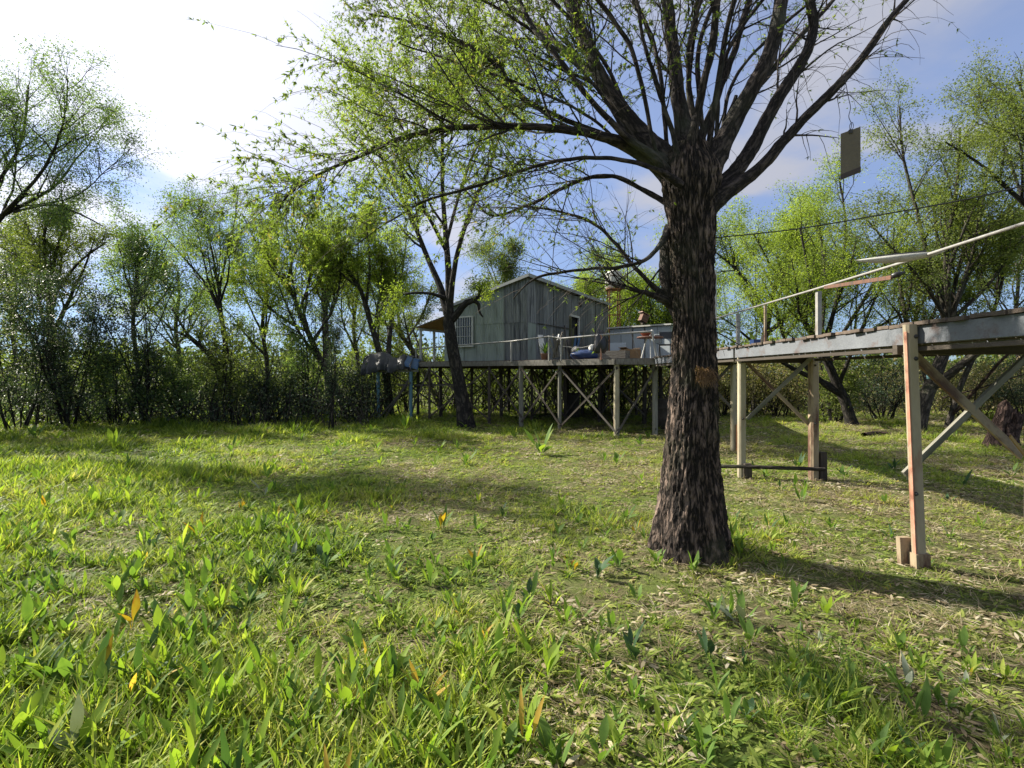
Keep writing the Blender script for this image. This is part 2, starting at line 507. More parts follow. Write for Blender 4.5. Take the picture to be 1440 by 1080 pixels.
def bar(name, p, q, w, h, mat, parent=None, bev=0.0, jit=0.003, roll=0.0):
    """rectangular timber from p to q"""
    p = Vector(p); q = Vector(q)
    d = q - p
    L_ = d.length
    o = box(name, (0, 0, 0), (w, h, L_), mat, parent, bev=bev, jit=jit)
    quat = d.to_track_quat('Z', 'Y') if abs(d.normalized().z) < .96 else Vector((0, 0, 1)).rotation_difference(d)
    o.rotation_mode = 'XYZ'
    e = quat @ Matrix.Rotation(roll, 3, 'Z').to_quaternion()
    o.rotation_euler = e.to_euler()
    o.location = (p + q) / 2
    return o


def smooth_path(pts, K):
    """Catmull-Rom resample; pts (n,d) -> (K,d)"""
    pts = np.asarray(pts, float)
    n = len(pts)
    if n == 2:
        return np.linspace(pts[0], pts[1], K)
    ext = np.vstack([2 * pts[0] - pts[1], pts, 2 * pts[-1] - pts[-2]])
    seg = np.linalg.norm(np.diff(pts[:, :3], axis=0), axis=1)
    cum = np.concatenate([[0], np.cumsum(seg)]); cum /= cum[-1]
    out = []
    for t in np.linspace(0, 1, K):
        i = min(np.searchsorted(cum, t, 'right') - 1, n - 2)
        u = (t - cum[i]) / max(cum[i + 1] - cum[i], 1e-9)
        a, b, c, d = ext[i], ext[i + 1], ext[i + 2], ext[i + 3]
        out.append(0.5 * ((2 * b) + (-a + c) * u + (2 * a - 5 * b + 4 * c - d) * u * u + (-a + 3 * b - 3 * c + d) * u ** 3))
    return np.array(out)


def nrm(v):
    return v / np.maximum(np.linalg.norm(v, axis=-1, keepdims=True), 1e-9)


def tube_arrays(PP, RR, S):
    """PP (N,K,3), RR (N,K) -> verts, quads, uv"""
    N, K, _ = PP.shape
    T = nrm(np.gradient(PP, axis=1))
    mean = nrm(PP[:, -1] - PP[:, 0])
    ref = np.where(np.abs(mean[:, 2:3]) < 0.8, np.array([[0, 0, 1.0]]), np.array([[1.0, 0, 0]]))
    U = nrm(ref[:, None, :] - (ref[:, None, :] * T).sum(-1, keepdims=True) * T)
    Wv = np.cross(T, U)
    a = np.arange(S) / S * 2 * np.pi
    ring = (np.cos(a)[None, None, :, None] * U[:, :, None, :] + np.sin(a)[None, None, :, None] * Wv[:, :, None, :])
    V = PP[:, :, None, :] + ring * RR[:, :, None, None]
    V = V.reshape(-1, 3)
    n = np.arange(N)[:, None, None] * K * S
    k = np.arange(K - 1)[None, :, None]
    s = np.arange(S)[None, None, :]
    s2 = (s + 1) % S
    Q = np.stack([n + k * S + s, n + k * S + s2, n + (k + 1) * S + s2, n + (k + 1) * S + s], -1).reshape(-1, 4)
    ln = np.concatenate([np.zeros((N, 1)), np.cumsum(np.linalg.norm(np.diff(PP, axis=1), axis=-1), 1)], 1)
    circ = (RR.mean(1) * 2 * np.pi)[:, None, None]
    u0 = np.broadcast_to(s / S * circ, (N, K - 1, S))
    u1 = np.broadcast_to((s + 1) / S * circ, (N, K - 1, S))
    off = (np.arange(N) * 1.37)[:, None, None]
    v0 = np.broadcast_to(ln[:, :-1, None] + off, (N, K - 1, S))
    v1 = np.broadcast_to(ln[:, 1:, None] + off, (N, K - 1, S))
    uv = np.stack([np.stack([u0, v0], -1), np.stack([u1, v0], -1), np.stack([u1, v1], -1), np.stack([u0, v1], -1)], 3).reshape(-1, 2)
    return V, Q, uv


def tubes_obj(name, parts, mat, parent=None):
    """parts = list of (PP, RR, sides)"""
    Vs, Qs, Us, off = [], [], [], 0
    for PP, RR, S in parts:
        if len(PP) == 0: continue
        V, Q, U = tube_arrays(PP, RR, S)
        Vs.append(V); Qs.append(Q + off); Us.append(U); off += len(V)
    return mobj(name, quads_mesh(name, np.vstack(Vs), np.vstack(Qs), mat, np.vstack(Us)), parent)


def pipe(name, pts, r, mat, parent=None, K=None, S=8):
    pts = np.array([tuple(p) for p in pts], float)
    K = K or max(2, len(pts) * 4 if len(pts) > 2 else 2)
    PP = smooth_path(pts, K)[None]
    RR = np.full((1, K), r)
    V, Q, U = tube_arrays(PP, RR, S)
    # close the ends with tiny rings
    return mobj(name, quads_mesh(name, V, Q, mat, U), parent)


def lathe(name, prof, mat, parent=None, loc=(0, 0, 0), S=20, scale=(1, 1, 1)):
    vs, fs = [], []
    for r, z in prof:
        for i in range(S):
            a = i / S * 2 * math.pi
            vs.append((r * math.cos(a) * scale[0], r * math.sin(a) * scale[1], z * scale[2]))
    for k in range(len(prof) - 1):
        for i in range(S):
            j = (i + 1) % S
            fs.append((k * S + i, k * S + j, (k + 1) * S + j, (k + 1) * S + i))
    o = bpy.data.objects.new(name, pymesh(name, vs, fs, mat, True))
    o.location = loc
    return link(o, parent)


# ------------------------------------------------------------------ plant growth (vectorised)
def grow(P0, D, L, R0, K, wander, trop, taper=0.35, curl=0.0):
    N = len(P0)
    PP = np.zeros((N, K, 3)); PP[:, 0] = P0
    D = nrm(D.copy())
    st = (L / (K - 1))[:, None]
    for k in range(1, K):
        tz = trop + curl * (k / K)
        D = nrm(D + rng.normal(size=(N, 3)) * wander + np.array([0, 0, 1.0]) * tz)
        PP[:, k] = PP[:, k - 1] + D * st
    RR = R0[:, None] * np.linspace(1, taper, K)[None] ** 1.1
    return PP, RR


def at(PP, RR, idx, t):
    K = PP.shape[1]
    f = np.clip(t, 0, 0.9999) * (K - 1)
    i = f.astype(int); u = (f - i)[:, None]
    a = PP[idx, i]; b = PP[idx, i + 1]
    r = RR[idx, i] * (1 - u[:, 0]) + RR[idx, i + 1] * u[:, 0]
    return a * (1 - u) + b * u, nrm(b - a), r


def spawn(PP, RR, n, tmin, tmax, ang, sd, bias=(0, 0, 0), weights=None, side=None):
    """n children in all"""
    N = len(PP)
    if weights is None:
        idx = np.arange(n) % N
    else:
        idx = rng.choice(N, n, p=np.asarray(weights) / np.sum(weights))
    t = rng.uniform(tmin, tmax, n)
    pos, tan, rad = at(PP, RR, idx, t)
    rv = rng.normal(size=(n, 3))
    if side is not None:
        rv = rv + np.asarray(side)
    perp = nrm(rv - (rv * tan).sum(1, keepdims=True) * tan)
    a = np.radians(rng.normal(ang, sd, n))[:, None]
    d = nrm(np.cos(a) * tan + np.sin(a) * perp + np.asarray(bias))
    return pos, d, rad, idx, t


def leaves_mesh(name, pos, d, Ln, Wd, mat, tint=None, fold=0.2, tri=False):
    N = len(pos)
    d = nrm(d)
    rv = rng.normal(size=(N, 3)) + np.array([0, 0, 1.2])
    n = nrm(rv - (rv * d).sum(1, keepdims=True) * d)
    s = np.cross(d, n)
    Ln = Ln[:, None]; Wd = Wd[:, None]
    if tri:
        q = pos + d * Ln * 0.3
        V = np.stack([q + s * Wd * 1.05 + n * Wd * fold, pos + d * Ln, q - s * Wd * 1.05 - n * Wd * fold], 1).reshape(-1, 3)
        tn = rng.uniform(0, 1, N) if tint is None else tint
        return quads_mesh(name, V, np.arange(N * 3).reshape(-1, 3), mat, smooth=False, tint=np.repeat(tn, 3))
    mid = pos + d * Ln * 0.45
    V = np.stack([pos, mid + s * Wd + n * Wd * fold, pos + d * Ln, mid - s * Wd + n * Wd * fold], 1).reshape(-1, 3)
    Q = np.arange(N * 4).reshape(-1, 4)
    tn = rng.uniform(0, 1, N) if tint is None else tint
    return quads_mesh(name, V, Q, mat, smooth=False, tint=np.repeat(tn, 4))


def scatter_leaves(PP, RR, n, spread, droop=0.2, lsize=(0.08, 0.12), wr=0.18, tmin=0.15, idxw=None):
    pos, d, rad, idx, t = spawn(PP, RR, n, tmin, 1.0, 48, 18, (0, 0, -droop), weights=idxw)
    pos = pos + rng.normal(size=pos.shape) * spread
    Ln = rng.uniform(lsize[0], lsize[1], n)
    return pos, d, Ln, Ln * wr * rng.uniform(0.8, 1.2, n), idx


def tree(name, label, trunk, Y, limbs=(), auto=8, L1=(2.5, 4.0), leaves=15000, leaf='leaf_lime', bark='bark_bg', n2=8, n3=8,
         lsize=(0.09, 0.14), ang=38, up=0.10, group=None, spreadY=1.0, wr=0.2, tmin=0.35, cat='tree', L2=0.5, L3=0.32, droop=0.25,
         side=(0, 0, 0), spread=0.10, bias=(0, 0, 0.15), thick=0.64, lk=2.1, ls=0.8):
    """trunk = [(px, py, width_px)...] at distance Y; limbs = [[(px,py,w,dY)...]...]"""
    leaves = int(leaves * lk); lsize = (lsize[0] * ls, lsize[1] * ls)
    L1 = (L1[0] * 1.18, L1[1] * 1.22)
    base = P(trunk[0][0], trunk[0][1], Y)
    root = thing(name, label, cat, (base.x, base.y, 0), group=group)
    o3 = np.array([base.x, base.y, 0.0])
    pts = []
    for i, q in enumerate(trunk):
        dY = q[3] if len(q) > 3 else 0.0
        v = P(q[0], q[1], Y + dY)
        if i == 0: v.z = -0.15
        pts.append((v.x, v.y, v.z, q[2] * thick / 2 / F * (Y + dY)))
    a = smooth_path(pts, 14)
    a[0, 3] *= 1.35; a[1, 3] *= 1.1
    TP = a[None, :, :3] - o3; TR = np.maximum(a[None, :, 3], 0.01)
    tubes_obj('trunk', [(TP, TR, 12)], M[bark], root)
    LP, LR = [], []
    for lim in limbs:
        pl = []
        for q in lim:
            yy = Y + (q[3] if len(q) > 3 else 0.0)
            v = P(q[0], q[1], yy)
            pl.append((v.x, v.y, v.z, q[2] * thick / 2 / F * yy))
        b = smooth_path(pl, 9)
        LP.append(b[:, :3] - o3); LR.append(np.maximum(b[:, 3], 0.006))
    if auto:
        pos, d, rad, idx, t = spawn(TP, TR, auto, tmin, 0.97, ang, 10, bias, side=side)
        d[:, 1] *= spreadY
        GP, GR = grow(pos, d, rng.uniform(L1[0], L1[1], auto) * (1.15 - 0.4 * t), np.maximum(rad * rng.uniform(0.45, 0.75, auto), 0.02), 9, 0.10, up, 0.22)
        LP += list(GP); LR += list(GR)
    LP = np.array(LP); LR = np.array(LR)
    lenL = np.linalg.norm(np.diff(LP, axis=1), axis=-1).sum(1)
    N1 = len(LP)
    w = lenL / lenL.sum()
    pos, d, rad, idx, t = spawn(LP, LR, N1 * n2, 0.2, 0.98, 40, 12, bias, weights=w)
    B2, R2 = grow(pos, d, lenL[idx] * L2 * rng.uniform(0.5, 1.1, len(idx)) * (1.15 - 0.6 * t), np.maximum(rad * 0.55, 0.009), 7, 0.13, 0.05, 0.25)
    l2 = np.linalg.norm(np.diff(B2, axis=1), axis=-1).sum(1)
    pos, d, rad, idx, t = spawn(B2, R2, len(B2) * n3, 0.12, 1.0, 42, 15, (0, 0, 0.05))
    B3, R3 = grow(pos, d, np.maximum(l2[idx] * L3 * 2 * rng.uniform(0.5, 1.1, len(idx)), 0.25), np.maximum(rad * 0.5, 0.0045), 5, 0.16, -0.02, 0.4, -droop)
    tubes_obj('branches', [(LP, LR, 8), (B2, R2, 5), (B3, R3, 3)], M[bark], root)
    # bare and leafy twigs: clumped foliage
    cw = rng.uniform(0, 1, len(B3)) ** 1.6 + 0.05
    pos, d, Ln, Wd, idx = scatter_leaves(B3, R3, leaves, spread, droop, lsize, wr, 0.1, cw)
    cl = rng.normal(0, 0.22, len(B3))[idx] + rng.uniform(0.2, 0.8, leaves)
    me = leaves_mesh('crown', pos, d, Ln, Wd, M[leaf], np.clip(cl, 0, 1), tri=True)
    mobj('crown', me, root)
    return root


def shrub(name, label, x, Y, h, w, leaf='leaf_dark', n=9, leaves=9000, lsize=(0.06, 0.10), wr=0.3, group=None, bark='bark_dark', cat='shrub', low=0.1, n2=14):
    X = (x - 720) / F * Y
    root = thing(name, label, cat, (X, Y, 0), group=group)
    a = rng.uniform(0, 2 * np.pi, n)
    rr = rng.uniform(0, 0.3, n) * w
    P0 = np.stack([np.cos(a) * rr * 0.5, np.sin(a) * rr * 0.5, np.full(n, -0.05)], 1)
    D = np.stack([np.cos(a) * w / h * 0.55 * rng.uniform(0.2, 1, n), np.sin(a) * w / h * 0.5 * rng.uniform(0.2, 1, n), np.ones(n)], 1)
    S1, R1 = grow(P0, D, h * rng.uniform(0.7, 1.08, n), rng.uniform(0.016, 0.04, n), 9, 0.09, 0.04, 0.25)
    pos, d, rad, idx, t = spawn(S1, R1, n * n2, low, 1.0, 55, 15, (0, 0, 0.1))
    B2, R2 = grow(pos, d, w * 0.42 * rng.uniform(0.5, 1.1, len(idx)) * (1.2 - 0.75 * t), np.maximum(rad * 0.45, 0.006), 6, 0.16, 0.03, 0.3)
    pos, d, rad, idx, t = spawn(B2, R2, len(B2) * 4, 0.15, 1.0, 45, 15, (0, 0, 0))
    B3, R3 = grow(pos, d, w * 0.16 * rng.uniform(0.5, 1.2, len(idx)), np.maximum(rad * 0.5, 0.004), 4, 0.2, 0.0, 0.5)
    tubes_obj('stems', [(S1, R1, 6), (B2, R2, 4), (B3, R3, 3)], M[bark], root)
    cw = rng.uniform(0, 1, len(B3)) ** 1.2 + 0.08
    pos, d, Ln, Wd, idx = scatter_leaves(B3, R3, leaves, 0.06, 0.15, lsize, wr, 0.0, cw)
    pos[:, 2] = np.maximum(pos[:, 2], 0.02)
    cl = rng.normal(0, 0.2, len(B3))[idx] + rng.uniform(0.1, 0.9, leaves)
    mobj('foliage', leaves_mesh('foliage', pos, d, Ln, Wd, M[leaf], np.clip(cl, 0, 1), tri=True), root)
    return root


# ------------------------------------------------------------------ ground
def gz(x, y):
    """ground height"""
    v = 0.035 * noise.noise(Vector((x * 0.5, y * 0.5, 0))) + 0.014 * noise.noise(Vector((x * 2.2, y * 2.2, 3)))
    # the tree's root mound
    v += 0.07 * math.exp(-((x - 1.55) ** 2 + (y - 4.35) ** 2) / 0.5)
    return v


def ground():
    xs = np.concatenate([np.linspace(-600, -32, 12), np.linspace(-30, 30, 241), np.linspace(32, 600, 12)])
    ys = np.concatenate([np.linspace(-600, -8, 12), np.linspace(-6, 30, 181), np.linspace(32, 1200, 20)])
    V = []
    for y in ys:
        for x in xs:
            V.append((x, y, gz(x, y) if (abs(x) < 31 and -7 < y < 31) else 0.0))
    nx = len(xs)
    i = np.arange(nx - 1)[None, :]; j = np.arange(len(ys) - 1)[:, None]
    Q = np.stack([j * nx + i, j * nx + i + 1, (j + 1) * nx + i + 1, (j + 1) * nx + i], -1).reshape(-1, 4)
    o = mobj('ground', quads_mesh('ground', V, Q, M['ground']))
    tag(o, kind='structure', label='damp soil of the grassy clearing')


ground()


# ------------------------------------------------------------------ main willow
def main_tree():
    Y0 = 4.32
    bx = P(973, 785, Y0).x
    root = thing('willow_tree', 'big foreground willow with thick dark furrowed trunk and fanned bare limbs', 'tree', (bx, Y0, 0))
    o3 = np.array([bx, Y0, 0.0])
    # trunk: rows of (y px, left px, right px)
    rows = [(800, 908, 1036), (785, 913, 1030), (760, 917, 1025), (700, 926, 1016), (650, 931, 1011), (600, 936, 1008), (550, 941, 1007), (500, 944, 1006),
            (450, 945, 1004), (400, 944, 1003), (350, 940, 1003), (300, 936, 1005), (270, 930, 1010), (245, 928, 1012), (225, 934, 1004), (205, 946, 992)]
    zs = np.array([P(0, r[0], Y0).z for r in rows]); zs[0] = -0.12
    cx = np.array([((r[1] + r[2]) / 2 - 720) / F * Y0 - bx for r in rows])
    rd = np.array([(r[2] - r[1]) / 2 / F * Y0 for r in rows]) * 0.955
    NS, NK = 200, 520
    zz = np.linspace(zs[0], zs[-1], NK)
    CX = np.interp(zz, zs, cx); RD = np.interp(zz, zs, rd)
    # smooth the profile
    ker = np.ones(25) / 25
    CX = np.convolve(np.pad(CX, 12, 'edge'), ker, 'valid'); RD = np.convolve(np.pad(RD, 12, 'edge'), ker, 'valid')
    V = np.zeros((NK, NS, 3))
    tintv = np.zeros((NK, NS))
    for k in range(NK):
        z = zz[k]
        for s in range(NS):
            a = s / NS * 2 * math.pi
            ca, sa = math.cos(a), math.sin(a)
            r = RD[k]
            # flutes and root swellings low down
            fl = max(0.0, 1 - z / 0.9)
            r *= 1 + 0.05 * math.sin(a * 3 + 1.0 + z * 0.6) + fl * fl * (0.15 * math.sin(a * 5 + 0.7) + 0.14 * noise.noise(Vector((ca * 2, sa * 2, z))))
            q = Vector((ca * 4.2, sa * 4.2, z * 2.6))
            wq = noise.noise_vector(q * 1.3) * 0.35
            vd = noise.voronoi(Vector((ca * 7.5, sa * 7.5, z * 4.2)) + wq)[0]
            rid = min(1.0, (vd[1] - vd[0]) * 2.6)
            vd2 = noise.voronoi(Vector((ca * 17, sa * 17, z * 12)) + wq * 2)[0]
            rid2 = min(1.0, (vd2[1] - vd2[0]) * 2.2)
            n1 = noise.noise(Vector((ca * 16, sa * 16, z * 20)))
            dep = (rid - 0.6) * 0.019 + (rid2 - 0.5) * 0.007 + n1 * 0.004
            r += dep
            # hollow at the fork
            V[k, s] = (CX[k] + r * ca, r * sa * 0.95, z)
    Vf = V.reshape(-1, 3)
    i = np.arange(NS)[None, :]; i2 = (i + 1) % NS; j = np.arange(NK - 1)[:, None]
    Q = np.stack([j * NS + i, j * NS + i2, (j + 1) * NS + i2, (j + 1) * NS + i], -1).reshape(-1, 4)
    circ = 2 * math.pi * 0.27
    u0 = np.broadcast_to(i / NS * circ, (NK - 1, NS)); u1 = np.broadcast_to((i + 1) / NS * circ, (NK - 1, NS))
    v0 = np.broadcast_to(zz[:-1, None], (NK - 1, NS)); v1 = np.broadcast_to(zz[1:, None], (NK - 1, NS))
    uv = np.stack([np.stack([u0, v0], -1), np.stack([u1, v0], -1), np.stack([u1, v1], -1), np.stack([u0, v1], -1)], 2).reshape(-1, 2)
    mobj('trunk', quads_mesh('trunk', Vf, Q, M['bark_main'], uv), root)

    # limbs traced: (px, py, width px, depth offset); leafiness, secondary count
    LIMBS = [
        ([(968, 262, 34, 0), (930, 232, 30, .0), (880, 204, 21, -.05), (820, 186, 14, -.15), (740, 177, 11, -.25), (660, 178, 9.5, -.35), (600, 186, 8.5, -.4), (540, 205, 7.5, -.45), (490, 228, 6, -.45), (440, 250, 4.5, -.4), (405, 275, 3.5, -.4), (390, 300, 2, -.4)], 1.25, 30),
        ([(965, 262, 42, .05), (930, 220, 38, .1), (890, 175, 29, .15), (852, 118, 24, .2), (822, 50, 22, .3), (798, -10, 20, .4), (770, -110, 16, .6), (760, -230, 10, .8)], .6, 16),
        ([(950, 262, 20, -.08), (925, 228, 16, -.1), (880, 195, 11, -.15), (835, 150, 9, -.2), (790, 95, 9, -.2), (745, 40, 8, -.1), (715, -20, 7, 0), (660, -120, 4, .2)], 1.0, 16),
        ([(940, 262, 14, .1), (905, 222, 12, .3), (850, 190, 9, .5), (790, 165, 8, .6), (735, 135, 8, .7), (690, 85, 7, .9), (640, 55, 6, 1.0), (575, 30, 4, 1.2), (520, 20, 2.5, 1.3)], 1.4, 22),
        ([(972, 262, 36, .1), (966, 215, 30, .15), (960, 165, 26, .25), (950, 100, 22, .35), (940, 20, 18, .5), (935, -60, 15, .6), (945, -200, 8, .9)], .8, 14),
        ([(975, 262, 20, -.06), (972, 215, 17, -.1), (985, 140, 13, -.2), (1000, 60, 12, -.3), (1010, -10, 11, -.35), (1030, -130, 6, -.4)], .5, 8),
        ([(972, 255, 18, .12), (985, 200, 15, .2), (1008, 140, 12, .3), (1035, 70, 11, .4), (1056, -10, 10, .5), (1080, -130, 6, .6)], .5, 8),
        ([(982, 275, 40, -.02), (1005, 225, 34, -.02), (1030, 175, 29, -.05), (1066, 108, 25, -.1), (1092, 48, 23, -.1), (1100, -10, 21, 0), (1110, -120, 14, .2), (1140, -260, 7, .4)], .6, 14),
        ([(990, 285, 34, .02), (1020, 255, 28, .05), (1056, 210, 23, .1), (1088, 148, 20, .15), (1125, 92, 18, .2), (1143, 45, 16, .25), (1140, -10, 15, .3), (1150, -130, 8, .5)], .3, 12),
        ([(992, 292, 34, -.04), (1025, 268, 26, -.08), (1069, 234, 20, -.1), (1118, 176, 16, -.15), (1167, 129, 14, -.2), (1207, 87, 12, -.2), (1235, 48, 10, -.2), (1280, -5, 8, -.2), (1330, -70, 5, -.2)], .15, 9),
        # the lean second stem on the left and the low twiggy arms
        ([(958, 440, 22, .15), (940, 425, 15, .1), (905, 413, 8, .0), (870, 404, 6, -.1), (852, 392, 4, -.1), (843, 372, 2.5, -.1)], .25, 8),
        ([(960, 292, 22, .06), (940, 325, 14, .02), (926, 346, 8, -.06), (908, 366, 7, -.15), (872, 378, 6, -.2), (820, 381, 5, -.2), (765, 391, 4.5, -.15), (742, 402, 3, -.1), (722, 420, 2, 0)], .2, 7),
        ([(958, 430, 20, .12), (938, 418, 11, .1), (902, 388, 7, .1), (872, 352, 6, .2), (840, 318, 5, .3), (790, 300, 4, .4), (735, 290, 3, .5)], .5, 12),
        ([(958, 262, 14, -.15), (925, 240, 9, -.2), (870, 226, 7, -.3), (810, 225, 6, -.35), (762, 231, 5.5, -.4), (673, 260, 5, -.45), (601, 282, 4, -.5), (536, 318, 2.5, -.5), (500, 345, 1.5, -.5)], 1.1, 18),
        ([(955, 300, 12, .15), (922, 280, 9, .3), (860, 250, 7, .5), (800, 262, 6, .6), (740, 290, 5, .7), (690, 303, 4, .8), (655, 268, 3, .9)], .6, 14),
        ([(946, 320, 26, .16), (938, 360, 22, .16), (940, 410, 20, .12), (955, 450, 14, .08)], .1, 3),
        ([(960, 262, 16, .2), (915, 200, 12, .5), (850, 120, 10, .9), (780, 60, 9, 1.2), (720, 10, 7, 1.6), (670, -30, 4, 1.9)], 1.2, 16),
        ([(978, 250, 12, .15), (975, 190, 10, .3), (968, 120, 9, .4), (978, 40, 8, .5), (985, -40, 7, .6), (990, -140, 4, .7)], .6, 8),
        ([(984, 252, 12, .1), (1000, 205, 10, .2), (1022, 172, 8, .3), (1035, 135, 6, .35)], .1, 2),
        ([(978, 260, 14, .2), (1010, 190, 12, .5), (1075, 110, 10, .9), (1120, 55, 8, 1.1), (1180, -10, 6, 1.3)], .35, 10),
        ([(962, 258, 10, -.1), (945, 190, 8, -.15), (925, 120, 7, -.2), (905, 50, 6, -.3), (890, -20, 5, -.35), (870, -120, 3, -.4)], .6, 10),
    ]
    LP, LR, leafy, nsec = [], [], [], []
    # slender straight shoots fanning up from the crotch
    for tx, ty, w_, dy in ((660, -120, 7, .5), (735, -150, 8, -.3), (820, -160, 7, .7), (905, -170, 8, .5), (1045, -170, 7, -.4),
                           (1075, -150, 8, .8), (1165, -140, 7, .6), (1210, -60, 6, .9), (600, -40, 6, .2), (560, 60, 5, .6), (690, 40, 6, 1.0), (1120, -190, 9, -.3)):
        bx0 = 966 + (tx - 966) * .05
        m1 = (bx0 * .62 + tx * .38 + random.uniform(-14, 14) + (18 if tx > 966 else -10) * -1, 255 * .58 + ty * .42 - 20, w_ * .9, dy * .5)
        m2 = (bx0 * .3 + tx * .7 + random.uniform(-12, 12), 255 * .25 + ty * .75 - 12, w_ * .75, dy * .8)
        LIMBS.append(([(bx0, 255, w_ * .95, dy * .1), (bx0 * .85 + tx * .15, 212, w_ * .9, dy * .25), m1, m2, (tx, ty, w_ * .45, dy)], 1.0 if tx < 800 else .3, 8))
    for pts, lf, ns in LIMBS:
        pl = []
        for x, y, w, dy in pts:
            v = P(x, y, Y0 + dy)
            pl.append((v.x, v.y, v.z, w * (.98 if abs(x - 970) < 45 and y > 200 else .84) / 2 / F * (Y0 + dy)))
        K = 26
        b = smooth_path(pl, K)
        pos = b[:, :3] - o3
        wob = np.cumsum(rng.normal(size=(K, 3)) * 0.004, 0); wob -= np.linspace(0, 1, K)[:, None] * wob[-1]
        pos += wob
        LP.append(pos); LR.append(np.maximum(b[:, 3], 0.004)); leafy.append(lf); nsec.append(ns)
    for i in range(len(LP)):
        PPx = smooth_path(np.hstack([LP[i], LR[i][:, None]]), 64)
        V, Q, U = tube_arrays(PPx[None, :, :3], PPx[None, :, 3], 18)
        Vn = V.reshape(64, 18, 3)
        for k in range(64):
            c = PPx[k, :3]; r = PPx[k, 3]
            if r < 0.012: continue
            for s in range(18):
                dv = Vn[k, s] - c
                nn = noise.noise(Vector(tuple(Vn[k, s] * np.array([22, 22, 9])))) * 0.16 + noise.noise(Vector(tuple(Vn[k, s] * 5))) * 0.12
                Vn[k, s] = c + dv * (1 + nn)
        mobj('limb', quads_mesh('limb', Vn.reshape(-1, 3), Q, M['bark_limb'], U), root)
    LP = np.array(LP); LR = np.array(LR)
    lf = np.array(leafy)
    lenL = np.linalg.norm(np.diff(LP, axis=1), axis=-1).sum(1)
    # secondary
    w = np.array(nsec, float)
    pos, d, rad, idx, t = spawn(LP, LR, int(w.sum() * 1.15), 0.28, 1.0, 36, 12, (0, 0, 0.22), weights=w)
    L2 = (0.45 + rng.uniform(0, 0.95, len(idx))) * (1.2 - 0.5 * t) * (0.7 + 0.4 * (lenL[idx] > 1.6))
    L2 = L2 * np.where(idx == 9, .38, 1.0)
    B2, R2 = grow(pos, d, L2, np.clip(rad * 0.38, 0.003, 0.011), 10, 0.085, 0.02, 0.25)
    lf2 = lf[idx]
    w3 = 0.35 + lf2
    pos, d, rad, idx3, t = spawn(B2, R2, 4600, 0.10, 1.0, 38, 14, (0, 0, 0.02), weights=w3)
    B3, R3 = grow(pos, d, rng.uniform(0.15, 0.62, len(idx3)), np.clip(rad * 0.5, 0.0014, 0.0038), 7, 0.12, -0.02, 0.4, -0.2)
    lf3 = lf2[idx3]
    # fine hanging twigs straight off limbs, leftwards
    w4 = lf + 0.15
    pos, d, rad, idx4, t = spawn(LP, LR, 420, 0.3, 1.0, 60, 20, (0, 0, -0.05), weights=w4)
    B4, R4 = grow(pos, d, rng.uniform(0.15, 0.55, len(idx4)), np.full(len(idx4), 0.0028), 7, 0.14, -0.04, 0.4, -0.15)
    tubes_obj('branches', [(B2, R2, 6)], M['bark_limb'], root)
    tubes_obj('twigs', [(B3, R3, 3), (B4, R4, 3)], M['twig'], root)
    T = np.concatenate([B3, B4]); TRr = np.concatenate([R3, R4]); lft = np.concatenate([lf3, lf[idx4]])
    cw = lft * (rng.uniform(0, 1, len(T)) ** .8 + 0.1)
    n = 84000
    # small rosettes of leaves at nodes, as spring willow shoots have
    nn = n // 5
    pos, d, rad, idx, t = spawn(T, TRr, nn, 0.08, 1.0, 35, 15, weights=cw)
    pos = np.repeat(pos, 5, 0); d0 = np.repeat(d, 5, 0)
    d = nrm(d0 + rng.normal(size=d0.shape) * 0.62 + np.array([0, 0, -0.18]))
    Ln = rng.uniform(0.018, 0.046, len(pos)); Wd = Ln * rng.uniform(0.12, 0.18, len(pos))
    tn = np.clip(np.repeat(rng.normal(0.5, 0.25, nn), 5) + rng.normal(0, 0.12, len(pos)), 0, 1)
    mobj('crown', leaves_mesh('crown', pos, d, Ln, Wd, M['leaf_willow'], tn), root)


main_tree()

# ------------------------------------------------------------------ trees behind
BG = 'trees standing behind the clearing'
# mid willow by the house, with a sawn arm to the right
tree('willow_tree', 'slim dark leaning willow trunk standing before the left wall of the house', [(657, 602, 34), (650, 560, 29), (640, 510, 27), (633, 470, 26), (630, 440, 24), (632, 412, 16), (630, 370, 14), (626, 320, 11), (622, 260, 9), (622, 190, 7), (620, 110, 5)], 14.6,
     limbs=[[(630, 440, 22), (618, 400, 14, .2), (600, 360, 11, .4), (580, 310, 9, .6), (550, 250, 7, .8), (520, 190, 5, .9), (490, 150, 3, 1)],
            [(633, 430, 14), (640, 370, 11, -.4), (660, 300, 9, -.8), (690, 230, 7, -1), (710, 160, 4, -1.1)],
            [(628, 420, 10), (600, 412, 6, -.4), (560, 415, 4.5, -.7), (535, 430, 3, -.8)],
            [(631, 360, 9), (600, 300, 7, -.8), (560, 240, 5, -1.4), (500, 200, 3, -1.8)],
            [(628, 340, 8), (650, 260, 7, .8), (680, 190, 5, 1.4), (740, 140, 3, 1.8)],
            [(633, 452, 20), (644, 440, 17, -.1), (654, 427, 15, -.2), (666, 422, 12, -.2), (674, 415, 7, -.2), (674, 398, 4, -.2)],
            [(668, 424, 9, -.2), (673, 428, 8, -.2), (674, 438, 6, -.2), (679, 446, 3, -.2)]],
     auto=10, thick=.64, ls=.95, lk=1.9, L1=(3, 4.4), leaves=30000, leaf='leaf_lime', bark='bark_dark', n2=7, n3=8, tmin=0.5, lsize=(0.07, 0.12), wr=0.17)
